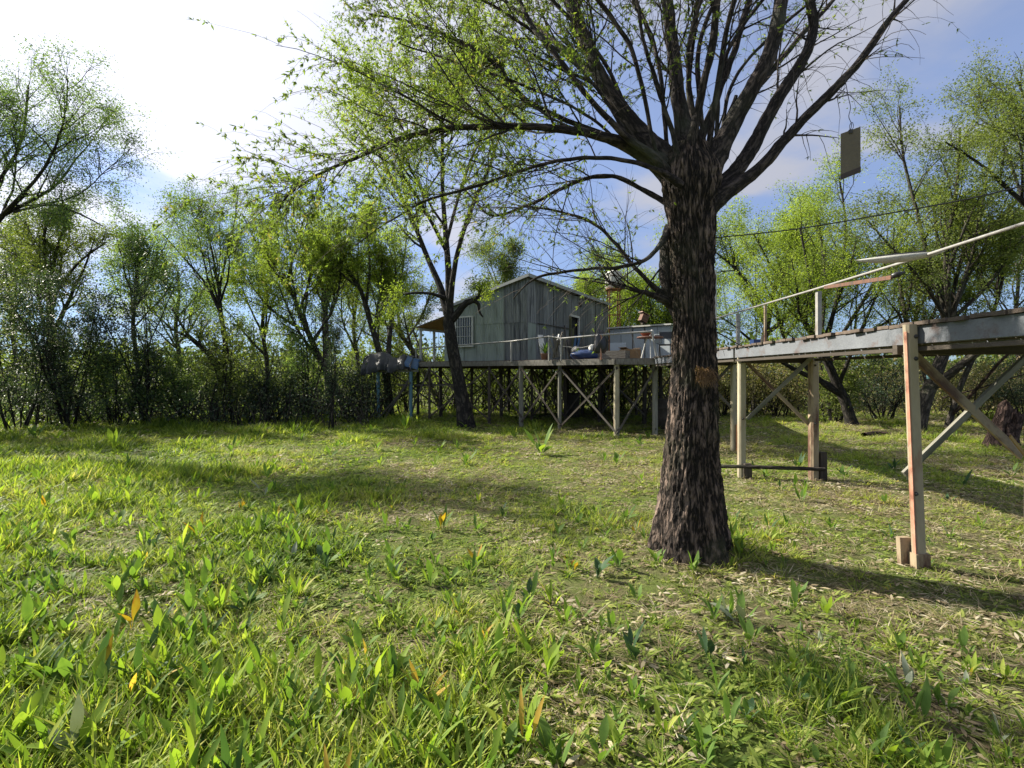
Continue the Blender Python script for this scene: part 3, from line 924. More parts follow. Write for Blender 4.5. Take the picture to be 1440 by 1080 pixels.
tree('willow_tree', 'leafy grey green tree whose limb reaches in at the left edge above the shrubs', [(-150, 640, 40), (-140, 520, 34), (-110, 440, 28), (-60, 380, 22), (-20, 330, 14), (10, 296, 9), (38, 272, 5)], 10.5,
     limbs=[[(0, 305, 9), (40, 284, 7, .2), (78, 262, 5, .3), (108, 222, 3.4, .4), (128, 200, 2.2, .5), (150, 165, 1.2, .5)], [(-60, 380, 14), (-10, 270, 8, .5), (30, 200, 6, .8), (40, 120, 3, 1)],
            [(20, 298, 6), (70, 288, 5, -.3), (110, 300, 4, -.5), (145, 318, 2, -.6)], [(0, 305, 7), (60, 240, 6, -.6), (90, 170, 4, -.9), (95, 110, 2, -1)], [(-80, 400, 12), (-90, 250, 9, .5), (-60, 120, 5, .9)]],
     auto=3, L1=(2.4, 3.4), leaves=20000, leaf='leaf_grey', bark='bark_dark', n2=13, n3=8, lsize=(0.05, 0.085), wr=0.2, L2=0.45)
tree('willow_tree', 'pale open crowned tree fanning out above the dark shrubs at far left', [(74, 600, 20), (72, 500, 16), (70, 420, 13), (68, 395, 10)], 17,
     limbs=[[(70, 410, 9), (55, 360, 6, .3), (35, 320, 4, .6), (20, 290, 2.5, .8)], [(70, 400, 9), (80, 350, 6, -.4), (95, 310, 4, -.8)], [(72, 420, 8), (110, 370, 5, .5), (150, 340, 3, .9)], [(70, 400, 7), (62, 340, 5, -.8), (70, 290, 3, -1.2)]],
     auto=5, L1=(2.8, 3.8), leaves=13000, leaf='leaf_olive', n2=8, n3=8)
tree('willow_tree', 'crooked dark stemmed tree with a thick arm leaning left, left of centre', [(303, 603, 17), (302, 560, 15), (316, 515, 13), (317, 480, 11), (310, 440, 9), (308, 405, 7), (300, 375, 6)], 16,
     limbs=[[(308, 520, 13), (292, 495, 13, .2), (276, 482, 11, .3), (262, 468, 6, .4), (240, 430, 3, .5)], [(310, 440, 7), (290, 400, 5, .3), (265, 370, 4, .6), (230, 330, 2, .8)], [(308, 410, 6), (318, 360, 5, .2), (330, 310, 3, .4), (335, 270, 2, .5)],
            [(308, 405, 6), (295, 340, 4, -.4), (280, 290, 3, -.7)]],
     auto=5, L1=(2.2, 3.2), leaves=14000, leaf='leaf_grey', bark='bark_dark', n2=8, n3=8, lsize=(0.06, 0.10))
tree('willow_tree', 'tall bright green tree with a trunk slanting up left, left of the tarpaulin platform', [(492, 598, 17), (478, 560, 15), (450, 505, 13), (428, 455, 11), (412, 415, 9), (398, 385, 7)], 17.5,
     limbs=[[(412, 415, 8), (385, 380, 5, .3), (360, 340, 4, .6), (340, 300, 2, .8)], [(405, 395, 7), (415, 350, 5, -.4), (430, 300, 3, -.7)], [(440, 480, 8), (470, 430, 6, .6), (480, 370, 4, .9), (470, 310, 2, 1.2)], [(420, 440, 7), (440, 380, 5, 1), (450, 320, 3, 1.4)]],
     auto=6, L1=(2.4, 3.4), leaves=17000, leaf='leaf_lime', n2=8, n3=8)
tree('willow_tree', 'snapped grey trunk with a broken top and thin shoots, left of the tarpaulin platform', [(463, 598, 14), (460, 520, 13), (458, 460, 12), (456, 425, 11), (455, 402, 9)], 18.5,
     limbs=[[(457, 430, 6), (440, 400, 4, .3), (425, 370, 3, .5)], [(456, 415, 5), (468, 380, 3, -.3), (472, 350, 2, -.5)]], auto=4, L1=(1.4, 2.2), leaves=6000, leaf='leaf_olive', bark='bark_grey')
tree('willow_tree', 'forked tree with bright leaves directly behind the tarpaulin platform', [(548, 598, 20), (545, 540, 17), (532, 490, 14), (520, 450, 12), (508, 410, 9), (490, 380, 7)], 18.5,
     limbs=[[(545, 530, 14), (548, 470, 11, .3), (556, 420, 8, .5), (566, 380, 5, .6), (572, 330, 3, .6)], [(508, 410, 7), (480, 370, 5, .4), (450, 340, 3, .6)], [(515, 430, 7), (520, 370, 5, -.5), (515, 310, 3, -.8)]],
     auto=6, L1=(2.4, 3.6), leaves=19000, leaf='leaf_lime', n2=8, n3=8)
tree('willow_tree', 'slanting grey willow trunk behind the porch of the house', [(625, 600, 14), (590, 510, 12), (560, 465, 10), (545, 440, 8)], 21,
     limbs=[[(570, 480, 6), (595, 440, 5, .4), (608, 400, 3, .6)]], auto=5, L1=(2.4, 3.4), leaves=10000, leaf='leaf_olive', bark='bark_grey')
tree('willow_tree', 'bright lime tree rising behind the roof and the water tank', [(868, 600, 20), (868, 520, 18), (862, 470, 14), (858, 440, 10)], 28, auto=10, L1=(3.0, 4.6), leaves=22000, leaf='leaf_lime', lsize=(0.12, 0.18), spread=0.18)
tree('willow_tree', 'lower lime tree behind the pale shed', [(925, 600, 16), (925, 540, 14), (928, 480, 10)], 25, auto=9, L1=(2.6, 3.8), leaves=16000, leaf='leaf_lime', lsize=(0.12, 0.17), spread=0.18)
tree('willow_tree', 'tall dense lime tree just right of the big trunk', [(1062, 600, 20), (1068, 520, 17), (1078, 460, 14), (1086, 420, 10), (1092, 390, 8)], 20,
     limbs=[[(1078, 460, 8), (1050, 410, 6, .4), (1030, 360, 4, .7)], [(1086, 420, 7), (1110, 360, 5, .3), (1120, 300, 3, .5)]], auto=9, L1=(3.2, 4.6), leaves=26000, leaf='leaf_lime', lsize=(0.10, 0.15), spread=0.18)
tree('willow_tree', 'leaning dark trunk with a wide fan of branches behind the middle walkway posts', [(1200, 602, 24), (1190, 570, 21), (1175, 535, 18), (1160, 500, 16), (1148, 470, 12)], 15.5,
     limbs=[[(1160, 500, 10), (1120, 430, 7, .3), (1085, 375, 5, .6), (1060, 330, 3, .8)], [(1155, 490, 9), (1140, 400, 6, -.4), (1125, 320, 4, -.6)], [(1160, 495, 9), (1180, 400, 7, .2), (1190, 320, 5, .4), (1180, 250, 3, .5)],
            [(1165, 500, 9), (1210, 430, 7, .5), (1250, 360, 5, .8), (1280, 310, 3, 1)], [(1155, 480, 8), (1160, 390, 6, .8), (1150, 300, 4, 1.2)], [(1165, 510, 8), (1235, 460, 6, -.2), (1290, 430, 3, -.3)]],
     auto=5, L1=(3.4, 4.6), leaves=22000, leaf='leaf_lime', bark='bark_dark', n2=9, n3=8, lsize=(0.07, 0.12))
tree('willow_tree', 'big willow with many purple brown stems fanning up beyond the walkway', [(1288, 602, 30), (1300, 565, 28), (1318, 520, 25), (1332, 480, 22), (1335, 445, 18)], 13.5,
     limbs=[[(1334, 450, 12), (1310, 380, 9, .2), (1290, 300, 7, .4), (1270, 220, 5, .6), (1265, 150, 3, .7)], [(1335, 445, 11), (1330, 360, 9, -.3), (1345, 270, 7, -.5), (1350, 180, 4, -.7)],
            [(1336, 448, 11), (1365, 380, 8, .3), (1410, 310, 6, .5), (1460, 240, 4, .7)], [(1334, 450, 9), (1350, 370, 7, .8), (1380, 280, 5, 1.2), (1400, 190, 3, 1.5)], [(1334, 455, 9), (1300, 400, 7, -.5), (1255, 350, 5, -.8), (1220, 310, 3, -1)],
            [(1337, 450, 9), (1390, 400, 7, -.2), (1440, 330, 5, -.3)], [(1333, 450, 7), (1322, 370, 6, 1.1), (1310, 270, 4, 1.6)]],
     auto=5, L1=(3.4, 4.6), leaves=27000, leaf='leaf_olive', bark='bark_bg', n2=10, n3=8, lsize=(0.075, 0.12), bias=(0, 0, 0.25))
tree('willow_tree', 'thin leaning trunk just right of the big fanned willow beyond the walkway', [(1330, 598, 12), (1350, 545, 11), (1375, 490, 9), (1400, 430, 7), (1415, 370, 5)], 14.5, auto=6, L1=(2.0, 3.2), leaves=7000, leaf='leaf_olive', bark='bark_bg')
tree('willow_tree', 'leafy tree whose dark limb reaches in from the right edge', [(1600, 660, 44), (1590, 540, 36), (1560, 430, 28), (1510, 350, 18), (1440, 286, 10), (1400, 250, 7)], 9.5,
     limbs=[[(1440, 286, 8), (1400, 248, 6, .1), (1370, 225, 5, .2), (1330, 200, 3, .3)], [(1500, 340, 12), (1450, 220, 8, .5), (1420, 130, 5, .8)], [(1470, 310, 8), (1460, 200, 6, -.4), (1430, 110, 3, -.6)], [(1440, 286, 6), (1410, 200, 4, .6), (1370, 130, 2, .9)]],
     auto=3, L1=(2.2, 3), leaves=13000, leaf='leaf_olive', bark='bark_dark', lsize=(0.05, 0.08), n2=8)
for (x, Y, top, lab, lf, nl) in [
    (190, 19, 300, 'slender pale tree behind the second dark shrub from the left', 'leaf_grey', 8000),
    (372, 21, 330, 'thin upright tree with bluish leaves between the crooked and the slanting tree', 'leaf_grey', 8000),
    (20, 23, 330, 'far tree glimpsed between the left shrubs, highest behind them', 'leaf_olive', 8000),
    (250, 24, 330, 'far lime tree seen left of the crooked dark stem', 'leaf_lime', 9000),
    (500, 26, 340, 'far yellow green tree left of the porch roof', 'leaf_lime', 10000),
    (700, 27, 350, 'far tree peeping over the left end of the house roof', 'leaf_olive', 10000),
    (985, 27, 380, 'far tree mostly hidden by the big foreground trunk', 'leaf_lime', 9000),
    (1150, 27, 350, 'far lime tree low behind the walkway deck', 'leaf_lime', 10000),
    (1290, 26, 340, 'far olive tree behind the fan of purple brown stems', 'leaf_olive', 9000),
    (1430, 24, 300, 'far tree at the right edge behind the walkway', 'leaf_olive', 9000)]:
    tree('far_tree', lab, [(x, 596, 10), (x + 4, 520, 9), (x - 3, 460, 8), (x + 2, (460 + top) / 2 + 20, 6), (x, (460 + top) / 2 - 10, 4)], Y, auto=9, L1=(2.2, 3.4),
         leaves=nl, leaf=lf, bark='bark_bg', group=BG, lsize=(0.11, 0.17), n2=6, n3=6, spread=0.18)

# ------------------------------------------------------------------ shrubs
SG = 'shrubs along the edge of the clearing'
SH_ = [
    (-70, 12.5, 5.2, 3.4, 'leaf_dark', 14000, 'dark evergreen shrub half cut off by the left edge'),
    (28, 13.8, 4.6, 3.2, 'leaf_dark', 17000, 'tallest dark evergreen shrub at the far left'),
    (100, 14.4, 4.4, 3.0, 'leaf_dark', 17000, 'dark evergreen shrub beneath the pale open crowned tree'),
    (165, 15.2, 2.6, 2.4, 'leaf_grey', 9000, 'lower dark shrub in the gap right of the tallest left shrubs'),
    (205, 15.4, 5.3, 2.4, 'leaf_dark', 14000, 'upright dark bush ending in a pointed top left of the crooked tree'),
    (262, 15.8, 2.2, 2.6, 'leaf_grey', 10000, 'dark bush under the thick left leaning arm'),
    (330, 15.8, 3.1, 2.6, 'leaf_olive', 10000, 'olive green bush at the foot of the crooked tree'),
    (385, 16.4, 1.9, 2.4, 'leaf_dark', 10000, 'round dark bush right of the crooked tree'),
    (430, 17.0, 4.2, 2.3, 'leaf_grey', 9000, 'tall grey green bush left of the slim sapling'),
    (505, 17.6, 2.3, 2.4, 'leaf_dark', 10000, 'dark bush just left of the tarpaulin platform'),
    (575, 20.0, 2.5, 2.6, 'leaf_olive', 7000, 'green bush seen under the tarpaulin platform'),
    (690, 22.0, 2.4, 2.8, 'leaf_olive', 7000, 'brush seen between the posts under the left wall'),
    (780, 22.0, 2.3, 2.8, 'leaf_olive', 7000, 'brush seen between the posts under the middle of the deck'),
    (880, 21.0, 2.4, 2.8, 'leaf_olive', 7000, 'green brush seen under the right part of the deck'),
    (1015, 19.0, 2.5, 2.6, 'leaf_brush', 8000, 'dry brown brush just right of the big trunk'),
    (1090, 18.5, 2.3, 2.8, 'leaf_brush', 9000, 'dry brown brush behind the crossed braces of the middle walkway posts'),
    (1172, 16.2, 2.0, 1.9, 'leaf_olive', 9000, 'yellow green shrub at the foot of the leaning dark trunk'),
    (1240, 17.2, 2.3, 2.6, 'leaf_dark', 9000, 'dark bramble between the two leaning trunks behind the walkway'),
    (1365, 17.5, 2.0, 2.6, 'leaf_brush', 8000, 'dry brush behind the right hand braces'),
    (1440, 16.0, 2.1, 2.4, 'leaf_dark', 8000, 'dark bush behind the stump at the right edge')]
for (x, Y, h, w, lf, nl, lab) in SH_:
    shrub('shrub', lab, x, Y, h, w, lf, leaves=int(nl * (.9 if x < 120 else .62)), group=SG, lsize=(0.06, 0.105) if lf != 'leaf_dark' else (0.05, 0.085))
shrub('sapling', 'slim dark sapling standing alone before the shrubs left of the platform', 465, 14.0, 3.0, 0.75, 'leaf_dark', n=3, leaves=5500, lsize=(0.03, 0.07), wr=0.14, cat='sapling', low=0.3, n2=26)


def thicket(name, label, x0, x1, y0, y1, h, n_st, n_lf, leaf, lsize):
    n = n_st
    P0 = np.stack([rng.uniform(x0, x1, n), rng.uniform(y0, y1, n), np.full(n, -0.05)], 1)
    D = np.stack([rng.normal(0, 0.35, n), rng.normal(0, 0.3, n), np.ones(n)], 1)
    S1, R1 = grow(P0, D, rng.uniform(0.5, 1.05, n) * h, rng.uniform(0.012, 0.035, n), 7, 0.14, 0.0, 0.3)
    a = tubes_obj(name, [(S1, R1, 4)], M['bark_bg'])
    pos, d, Ln, Wd, idx = scatter_leaves(S1, R1, n_lf, 0.28, 0.1, lsize, 0.28, 0.0)
    pos[:, 2] = np.maximum(pos[:, 2], 0.02)
    tv = np.clip(rng.normal(0, 0.25, n)[idx] + rng.uniform(0.1, 0.9, n_lf), 0, 1)
    b = mobj('foliage', leaves_mesh('foliage', pos, d, Ln, Wd, M[leaf], tv, tri=True), a)
    tag(a, label, 'thicket', kind='stuff'); tag(b, kind='stuff')


thicket('thicket', 'tangled green undergrowth filling the edge of the wood at left and behind the house', -26, 6, 20, 31, 3.4, 700, 30000, 'leaf_olive', (0.10, 0.19))
thicket('dry_thicket', 'dry brown undergrowth and reeds closing the clearing at right behind the walkway', 5.5, 30, 18.5, 29, 2.5, 800, 32000, 'leaf_brush', (0.10, 0.19))
thicket('distant_wood', 'low line of distant woodland seen between the trunks', -75, 75, 48, 66, 6.5, 700, 50000, 'leaf_wood', (0.4, 0.8))
thicket('undergrowth', 'dark low undergrowth hugging the foot of the shrubs at left', -17, -4.5, 14.8, 18.5, 1.5, 520, 16000, 'leaf_dark', (0.07, 0.13))

# ------------------------------------------------------------------ house
HC = Vector((0.45, 15.5, 2.0))
RZ = R(60)
house = thing('house', 'raised shack clad in grey green corrugated sheets with a lean roof', 'house', HC, RZ)


def corr(name, w, hl, hr, mat, pitch=0.085, amp=0.011):
    """corrugated sheet in local xz plane, bottom at 0, top slopes from hl to hr"""
    n = max(2, int(round(w / pitch)) * 4)
    V, Q = [], []
    for i in range(n + 1):
        x = w * i / n
        y = amp * math.cos(i / 4 * 2 * math.pi)
        V += [(x, y, 0), (x, y, hl + (hr - hl) * i / n)]
    for i in range(n):
        Q.append((2 * i, 2 * i + 2, 2 * i + 3, 2 * i + 1))
    return quads_mesh(name, V, Q, mat, smooth=True)


WL = 3.15   # left wall length (local +y), right wall length
WR = 7.45
H0, SL = 2.62, 0.265
# solid cores behind the sheets
core = pymesh('wall_core', [(.05, .05, -.02), (WR - .05, .05, -.02), (WR - .05, WL - .05, -.02), (.05, WL - .05, -.02), (.05, .05, H0 - .06), (WR - .05, .05, H0 - .06), (WR - .05, WL - .05, H0 - SL * WL - .06), (.05, WL - .05, H0 - SL * WL - .06)],
              [(3, 2, 1, 0), (4, 5, 6, 7), (0, 1, 5, 4), (1, 2, 6, 5), (2, 3, 7, 6), (3, 0, 4, 7)], M['darkwood'])
mobj('wall_frame', core, house)
# left wall: x=0 plane, sheets along +y, two rows
ns = 4
sw = WL / ns
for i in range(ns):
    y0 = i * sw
    mt = M['sheet_dark'] if i == 0 else M['sheet_green']  # bay next to the corner takes the darker sheet in both rows
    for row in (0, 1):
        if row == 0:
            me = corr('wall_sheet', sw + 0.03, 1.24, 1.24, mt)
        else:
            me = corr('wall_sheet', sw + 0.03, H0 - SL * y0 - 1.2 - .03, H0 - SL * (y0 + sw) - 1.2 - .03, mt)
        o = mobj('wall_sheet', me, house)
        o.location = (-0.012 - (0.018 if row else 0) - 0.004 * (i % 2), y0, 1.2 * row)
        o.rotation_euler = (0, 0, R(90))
# right wall: y=0 plane, facing -y, weathered flat and ribbed boards
xw = 0.0
widths = [0.62, 0.5, 0.75, 0.62, 0.80, 0.0, 0.9, 0.85, 0.78, 0.62, 0.7]
k = 0
DX0, DX1 = 3.3, 4.1
while xw < WR - 0.05:
    w_ = [0.62, 0.55, 0.75, 0.62, 0.76][k % 5]
    if xw < DX0 <= xw + w_ + 0.15: w_ = DX0 - xw
    if abs(xw - DX0) < 1e-6:
        o = mobj('wall_sheet', corr('wall_sheet', 0.8, 0.82, 0.82, M['sheet_dark'], 0.2, 0.004), house)
        o.location = (xw, -0.02, 1.72)
        xw = DX1; k += 1
        continue
    w_ = min(w_, WR - xw)
    flat = k not in (0, 5)
    rows = [(0, H0 - .03)] if k % 3 == 2 else [(0, 1.24), (1.2, H0 - 1.23)]
    for r_, (zb, hh) in enumerate(rows):
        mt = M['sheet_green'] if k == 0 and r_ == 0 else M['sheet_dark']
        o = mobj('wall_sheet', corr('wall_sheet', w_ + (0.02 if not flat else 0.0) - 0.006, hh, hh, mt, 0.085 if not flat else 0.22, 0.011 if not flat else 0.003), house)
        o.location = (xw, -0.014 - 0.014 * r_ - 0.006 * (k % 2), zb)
    xw += w_; k += 1
# back walls
for i in range(9):
    o = mobj('wall_sheet', corr('wall_sheet', WR / 9, H0 - SL * WL - .03, H0 - SL * WL - .03, M['sheet_green']), house)
    o.location = (i * WR / 9, WL + 0.012, 0)
for i in range(4):
    o = mobj('wall_sheet', corr('wall_sheet', sw, H0 - SL * i * sw - .03, H0 - SL * (i + 1) * sw - .03, M['sheet_green']), house)
    o.location = (WR + .012, i * sw, 0); o.rotation_euler = (0, 0, R(90))
# roof sheets run down the slope
nr = 10
rw = (WR + 0.3) / nr
sl_len = (WL + 0.35) * math.sqrt(1 + SL * SL)
me_r = corr('roof_sheet', rw + 0.03, sl_len, sl_len, M['roof'])
for i in range(nr):
    o = mobj('roof_sheet', me_r, house)
    o.location = (-0.15 + i * rw, -0.16, H0 + 0.045 + 0.006 * (i % 2))
    o.rotation_euler = (-R(90) - math.atan(SL), 0, 0)
bar('roof_fascia', (-0.15, -0.175, H0 + 0.0), (WR + 0.15, -0.175, H0 + 0.0), 0.03, 0.11, M['roof'], house, roll=0)
bar('roof_fascia', (-0.165, -0.17, H0 + 0.005), (-0.165, WL + 0.15, H0 - SL * (WL + .15) + 0.01), 0.03, 0.09, M['roof'], house)
# corner trims
bar('corner_trim', (-0.03, -0.03, 0), (-0.03, -0.03, H0 - .02), 0.05, 0.05, M['sheet_dark'], house)
bar('corner_trim', (WR + .02, -0.03, 0), (WR + .02, -0.03, H0 - .02), 0.05, 0.05, M['sheet_dark'], house)
# window on the left wall
wy0, wy1, wz0, wz1 = 1.98, 2.66, 0.50, 1.48
win = box('window', (-0.062, (wy0 + wy1) / 2, (wz0 + wz1) / 2), (0.03, wy1 - wy0 - 0.02, wz1 - wz0 - 0.02), M['glass'], house)
tag(win, 'white framed barred window')
cwn = Vector((-0.062, (wy0 + wy1) / 2, (wz0 + wz1) / 2))
for z_ in (wz0, wz1):
    bar('window_frame', Vector((-0.085, wy0 - .03, z_)) - cwn, Vector((-0.085, wy1 + .03, z_)) - cwn, 0.05, 0.05, M['white'], win)
for y_ in (wy0, wy1):
    bar('window_frame', Vector((-0.088, y_, wz0 + .026)) - cwn, Vector((-0.088, y_, wz1 - .026)) - cwn, 0.045, 0.045, M['white'], win)
for i in range(1, 7):
    y_ = wy0 + (wy1 - wy0) * i / 7
    bar('window_bar', Vector((-0.10, y_, wz0 + .02)) - cwn, Vector((-0.10, y_, wz1 - .02)) - cwn, 0.014, 0.014, M['white'], win)
for i in (1, 2):
    z_ = wz0 + (wz1 - wz0) * i / 3
    bar('window_bar', Vector((-0.115, wy0, z_)) - cwn, Vector((-0.115, wy1, z_)) - cwn, 0.012, 0.012, M['white'], win)
# open doorway on the right wall
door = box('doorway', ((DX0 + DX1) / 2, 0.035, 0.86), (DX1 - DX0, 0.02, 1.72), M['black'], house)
cd = Vector(((DX0 + DX1) / 2, 0.035, 0.86))
for x_ in (DX0, DX1):
    bar('door_frame', Vector((x_, -0.06, 0)) - cd, Vector((x_, -0.06, 1.70)) - cd, 0.07, 0.06, M['white'] if x_ == DX1 else M['mosswood'], door)
bar('door_frame', Vector((DX0 - .03, -0.062, 1.735)) - cd, Vector((DX1 + .03, -0.062, 1.735)) - cd, 0.06, 0.07, M['white'], door)
# small dark vent under the eave, seam batten
box('vent', (4.3, -0.04, 2.25), (0.22, 0.03, 0.16), M['black'], house)
bar('seam_batten', (0.7, -0.045, 1.22), (3.2, -0.045, 1.24), 0.03, 0.02, M['bracewood'], house)
# porch: roof with orange plywood underside, two posts
PY = WL + 1.2
for i in range(3):
    me = pymesh('porch_ceiling_board', [(0.0, 0, 0), (0.78, 0, 0), (0.78, 1.2, -.30), (0.0, 1.2, -.30), (0.0, 0, .012), (0.78, 0, .012), (0.78, 1.2, -.288), (0.0, 1.2, -.288)],
                [(3, 2, 1, 0), (4, 5, 6, 7), (0, 1, 5, 4), (1, 2, 6, 5), (2, 3, 7, 6), (3, 0, 4, 7)], M['ply'])
    o = mobj('porch_ceiling_board', me, house); o.location = (-0.1 + i * 0.79, WL + 0.02, 1.50)
    o = mobj('porch_roof_sheet', corr('porch_roof_sheet', 0.80, 1.32, 1.32, M['roof']), house)
    o.location = (-0.13 + i * 0.79, WL + 0.0, 1.55); o.rotation_euler = (-R(90) - math.atan(0.25), 0, 0)
for x_ in (0.0, 0.75, 2.2):
    bar('porch_post', (x_, PY - 0.1, 0), (x_, PY - 0.1, 1.20), 0.07, 0.07, M['white'], house)
bar('porch_beam', (-0.1, PY - 0.1, 1.16), (2.3, PY - 0.1, 1.16), 0.05, 0.08, M['white'], house)

# ------------------------------------------------------------------ raised deck
deck = thing('deck', 'raised timber deck on tall crossbraced posts carrying the shack', 'deck', (0.15, 14.98, 0))
DO = Vector((0.15, 14.98, 0))
A_ = (-3.8, 17.25); B_ = (0.15, 14.98); C_ = (2.65, 12.75); E_ = (4.62, 12.65); F_ = (6.2, 17.6); G_ = (5.3, 22.4); Hh = (1.5, 24.2)
polyL = [A_, B_, G_, Hh]
polyR = [B_, C_, E_, F_, G_]


def clip(poly, n, d0, keep_ge):
    out = []
    m_ = len(poly)
    for i in range(m_):
        a, b = poly[i], poly[(i + 1) % m_]
        da = a[0] * n[0] + a[1] * n[1] - d0; db = b[0] * n[0] + b[1] * n[1] - d0
        if not keep_ge: da, db = -da, -db
        if da >= 0: out.append(a)
        if (da >= 0) != (db >= 0):
            u = da / (da - db)
            out.append((a[0] + (b[0] - a[0]) * u, a[1] + (b[1] - a[1]) * u))
    return out


def planks(poly, ndir, w, gap, z, th, parent, off, mat):
    ds = [p[0] * ndir[0] + p[1] * ndir[1] for p in poly]
    d = min(ds)
    while d < max(ds):
        c = clip(clip(poly, ndir, d, True), ndir, d + w, False)
        if len(c) >= 3:
            n_ = len(c)
            zt = z + random.uniform(-.004, .006)
            vs = [(x - off.x, y - off.y, zt - th) for x, y in c] + [(x - off.x, y - off.y, zt) for x, y in c]
            fs = [tuple(range(n_ - 1, -1, -1)), tuple(range(n_, 2 * n_))] + [(i, (i + 1) % n_, n_ + (i + 1) % n_, n_ + i) for i in range(n_)]
            mobj('plank', pymesh('plank', vs, fs, mat), parent)
        d += w + gap


planks(polyL, (-.866, .5), 0.19, 0.012, 1.995, 0.035, deck, DO, M['plank'])
planks(polyR, (0.68, -0.73), 0.19, 0.012, 1.99, 0.035, deck, DO, M['plank'])


def v2(p, z): return Vector((p[0], p[1], z)) - DO


for a, b, mt in ((A_, B_, 'fascia'), (B_, C_, 'fascia'), (C_, E_, 'fascia')):
    va, vb = v2(a, 1.90), v2(b, 1.90)
    nrm_ = (vb - va).normalized().cross(Vector((0, 0, 1))) * 0.03
    bar('edge_beam', va + nrm_, vb + nrm_, 0.045, 0.15, M[mt], deck, roll=R(0))
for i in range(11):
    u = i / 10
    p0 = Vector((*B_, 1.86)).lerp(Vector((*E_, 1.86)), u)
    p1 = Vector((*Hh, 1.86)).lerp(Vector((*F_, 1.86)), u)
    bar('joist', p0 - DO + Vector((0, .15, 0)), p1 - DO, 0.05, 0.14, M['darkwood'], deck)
for i in range(7):
    u = i / 6
    p0 = Vector((*A_, 1.86)).lerp(Vector((*B_, 1.86)), u)
    p1 = Vector((*Hh, 1.86)).lerp(Vector((*G_, 1.86)), u)
    bar('joist', p0 - DO + Vector((0.08, .12, 0)), p1 - DO, 0.05, 0.14, M['darkwood'], deck)


def px2(x, Y): return Vector(((x - 720) / F * Y, Y, 0))


front = [px2(577, 17.0), px2(604, 16.65), px2(688, 15.6), px2(733, 14.93), px2(787, 14.05), px2(867, 12.85), px2(921, 12.95), px2(962, 13.0)]
fm = ['postwood', 'darkwood', 'darkwood', 'postwood', 'postwood', 'cream', 'postwood', 'postwood']
fw = [.10, .08, .09, .14, .10, .13, .13, .1]


def post(p, w, mt, ztop=1.83, parent=deck, off=DO, name='post', rd=False, lean=(0, 0)):
    top = Vector((p[0] + lean[0], p[1] + lean[1], ztop)) - off
    bot = Vector((p[0], p[1], -0.12)) - off
    return bar(name, bot, top, w, w, M[mt], parent, bev=w * 0.22, jit=0.004)


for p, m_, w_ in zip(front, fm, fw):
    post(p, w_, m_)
row2 = [px2(545, 19.0), px2(620, 18.2), px2(663, 18.0), px2(705, 17.4), px2(748, 16.9), px2(795, 16.6), px2(842, 16.2), px2(906, 15.6), px2(950, 15.4)]
row3 = [px2(640, 20.5), px2(715, 20), px2(767, 19.6), px2(818, 19.6), px2(846, 19.6), px2(895, 19), px2(930, 18.6)]
row4 = [px2(748, 22.6), px2(798, 22.4), px2(850, 22.2)]
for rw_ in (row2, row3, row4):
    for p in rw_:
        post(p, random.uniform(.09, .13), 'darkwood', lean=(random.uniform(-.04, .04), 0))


def cross(p, q, z0=.15, z1=1.75, mt='bracewood', parent=deck, off=DO, both=True, w=.05, dy=-.08):
    s = Vector((0, dy, 0))
    a0 = Vector((p[0], p[1], z0)); b1 = Vector((q[0], q[1], z1))
    bar('brace', a0 - off + s, b1 - off + s, w, .025, M[mt], parent, roll=R(90))
    if both:
        a1 = Vector((p[0], p[1], z1)); b0 = Vector((q[0], q[1], z0))
        bar('brace', a1 - off + s * 1.45, b0 - off + s * 1.45, w, .025, M[mt], parent, roll=R(90))


cross(front[0], front[1], both=False)
cross(front[1], front[2], mt='darkwood')
cross(front[2], front[3], z0=.3, mt='darkwood')
cross(front[3], front[4], mt='darkwood')
cross(front[5], front[4], z0=.05, both=False)
cross(front[4], front[5], z0=.1, both=False, mt='darkwood')
cross(front[5], front[6], both=False, z0=.05, w=.05)
for rw_ in (row2, row3, row4):
    for i in range(len(rw_) - 1):
        cross(rw_[i], rw_[i + 1], mt='darkwood' if i % 3 else 'bracewood', z0=random.uniform(.1, .4))
for a, b in ((front[3], row2[4]), (front[4], row2[5]), (front[5], row2[6]), (front[6], row2[7]), (row2[4], row3[2]), (row2[6], row3[4])):
    cross(a, b, mt='darkwood')
bar('brace', px2(560, 16.9) - DO + Vector((0, 0, 1.2)), px2(640, 16.6) - DO + Vector((0, 0, 1.22)), .06, .03, M['bracewood'], deck, roll=R(90))

# deck railing
rail = thing('railing', 'pale pipe railing along the front edge of the raised deck', 'railing', (0.15, 14.98, 2.0))
RO = Vector((0.15, 14.98, 2.0))
rp = [P(585, 491, 17.1), P(640, 486, 16.2), P(719, 480, 15.0), P(772, 473, 14.05), P(789, 476, 13.75), P(845, 471, 12.95), P(917, 466, 12.65)]
tops = []
for p in rp:
    tops.append(Vector((p.x, p.y, p.z)))
for i in range(len(tops) - 1):
    pipe('handrail', [tops[i] - RO, tops[i + 1] - RO], 0.024, M['pipe'], rail)
for i in (0, 2, 3, 4, 5, 6):
    p = tops[i]
    bot = Vector((p.x, p.y, 1.95))
    if i == 6: bot.x += 0.12
    pipe('baluster', [bot - RO, p - RO], 0.026, M['pipe'] if i != 5 else M['rosy'], rail)
# sagging rope between two balusters
a, b = P(791, 487, 13.7), P(845, 482, 12.95)
m_ = (a + b) / 2; m_.z -= 0.08
rope_o = pipe('rope', [a, m_, b], 0.008, M['pipe'])
tag(rope_o, 'thin pale rope sagging between two posts of the deck railing', 'rope')

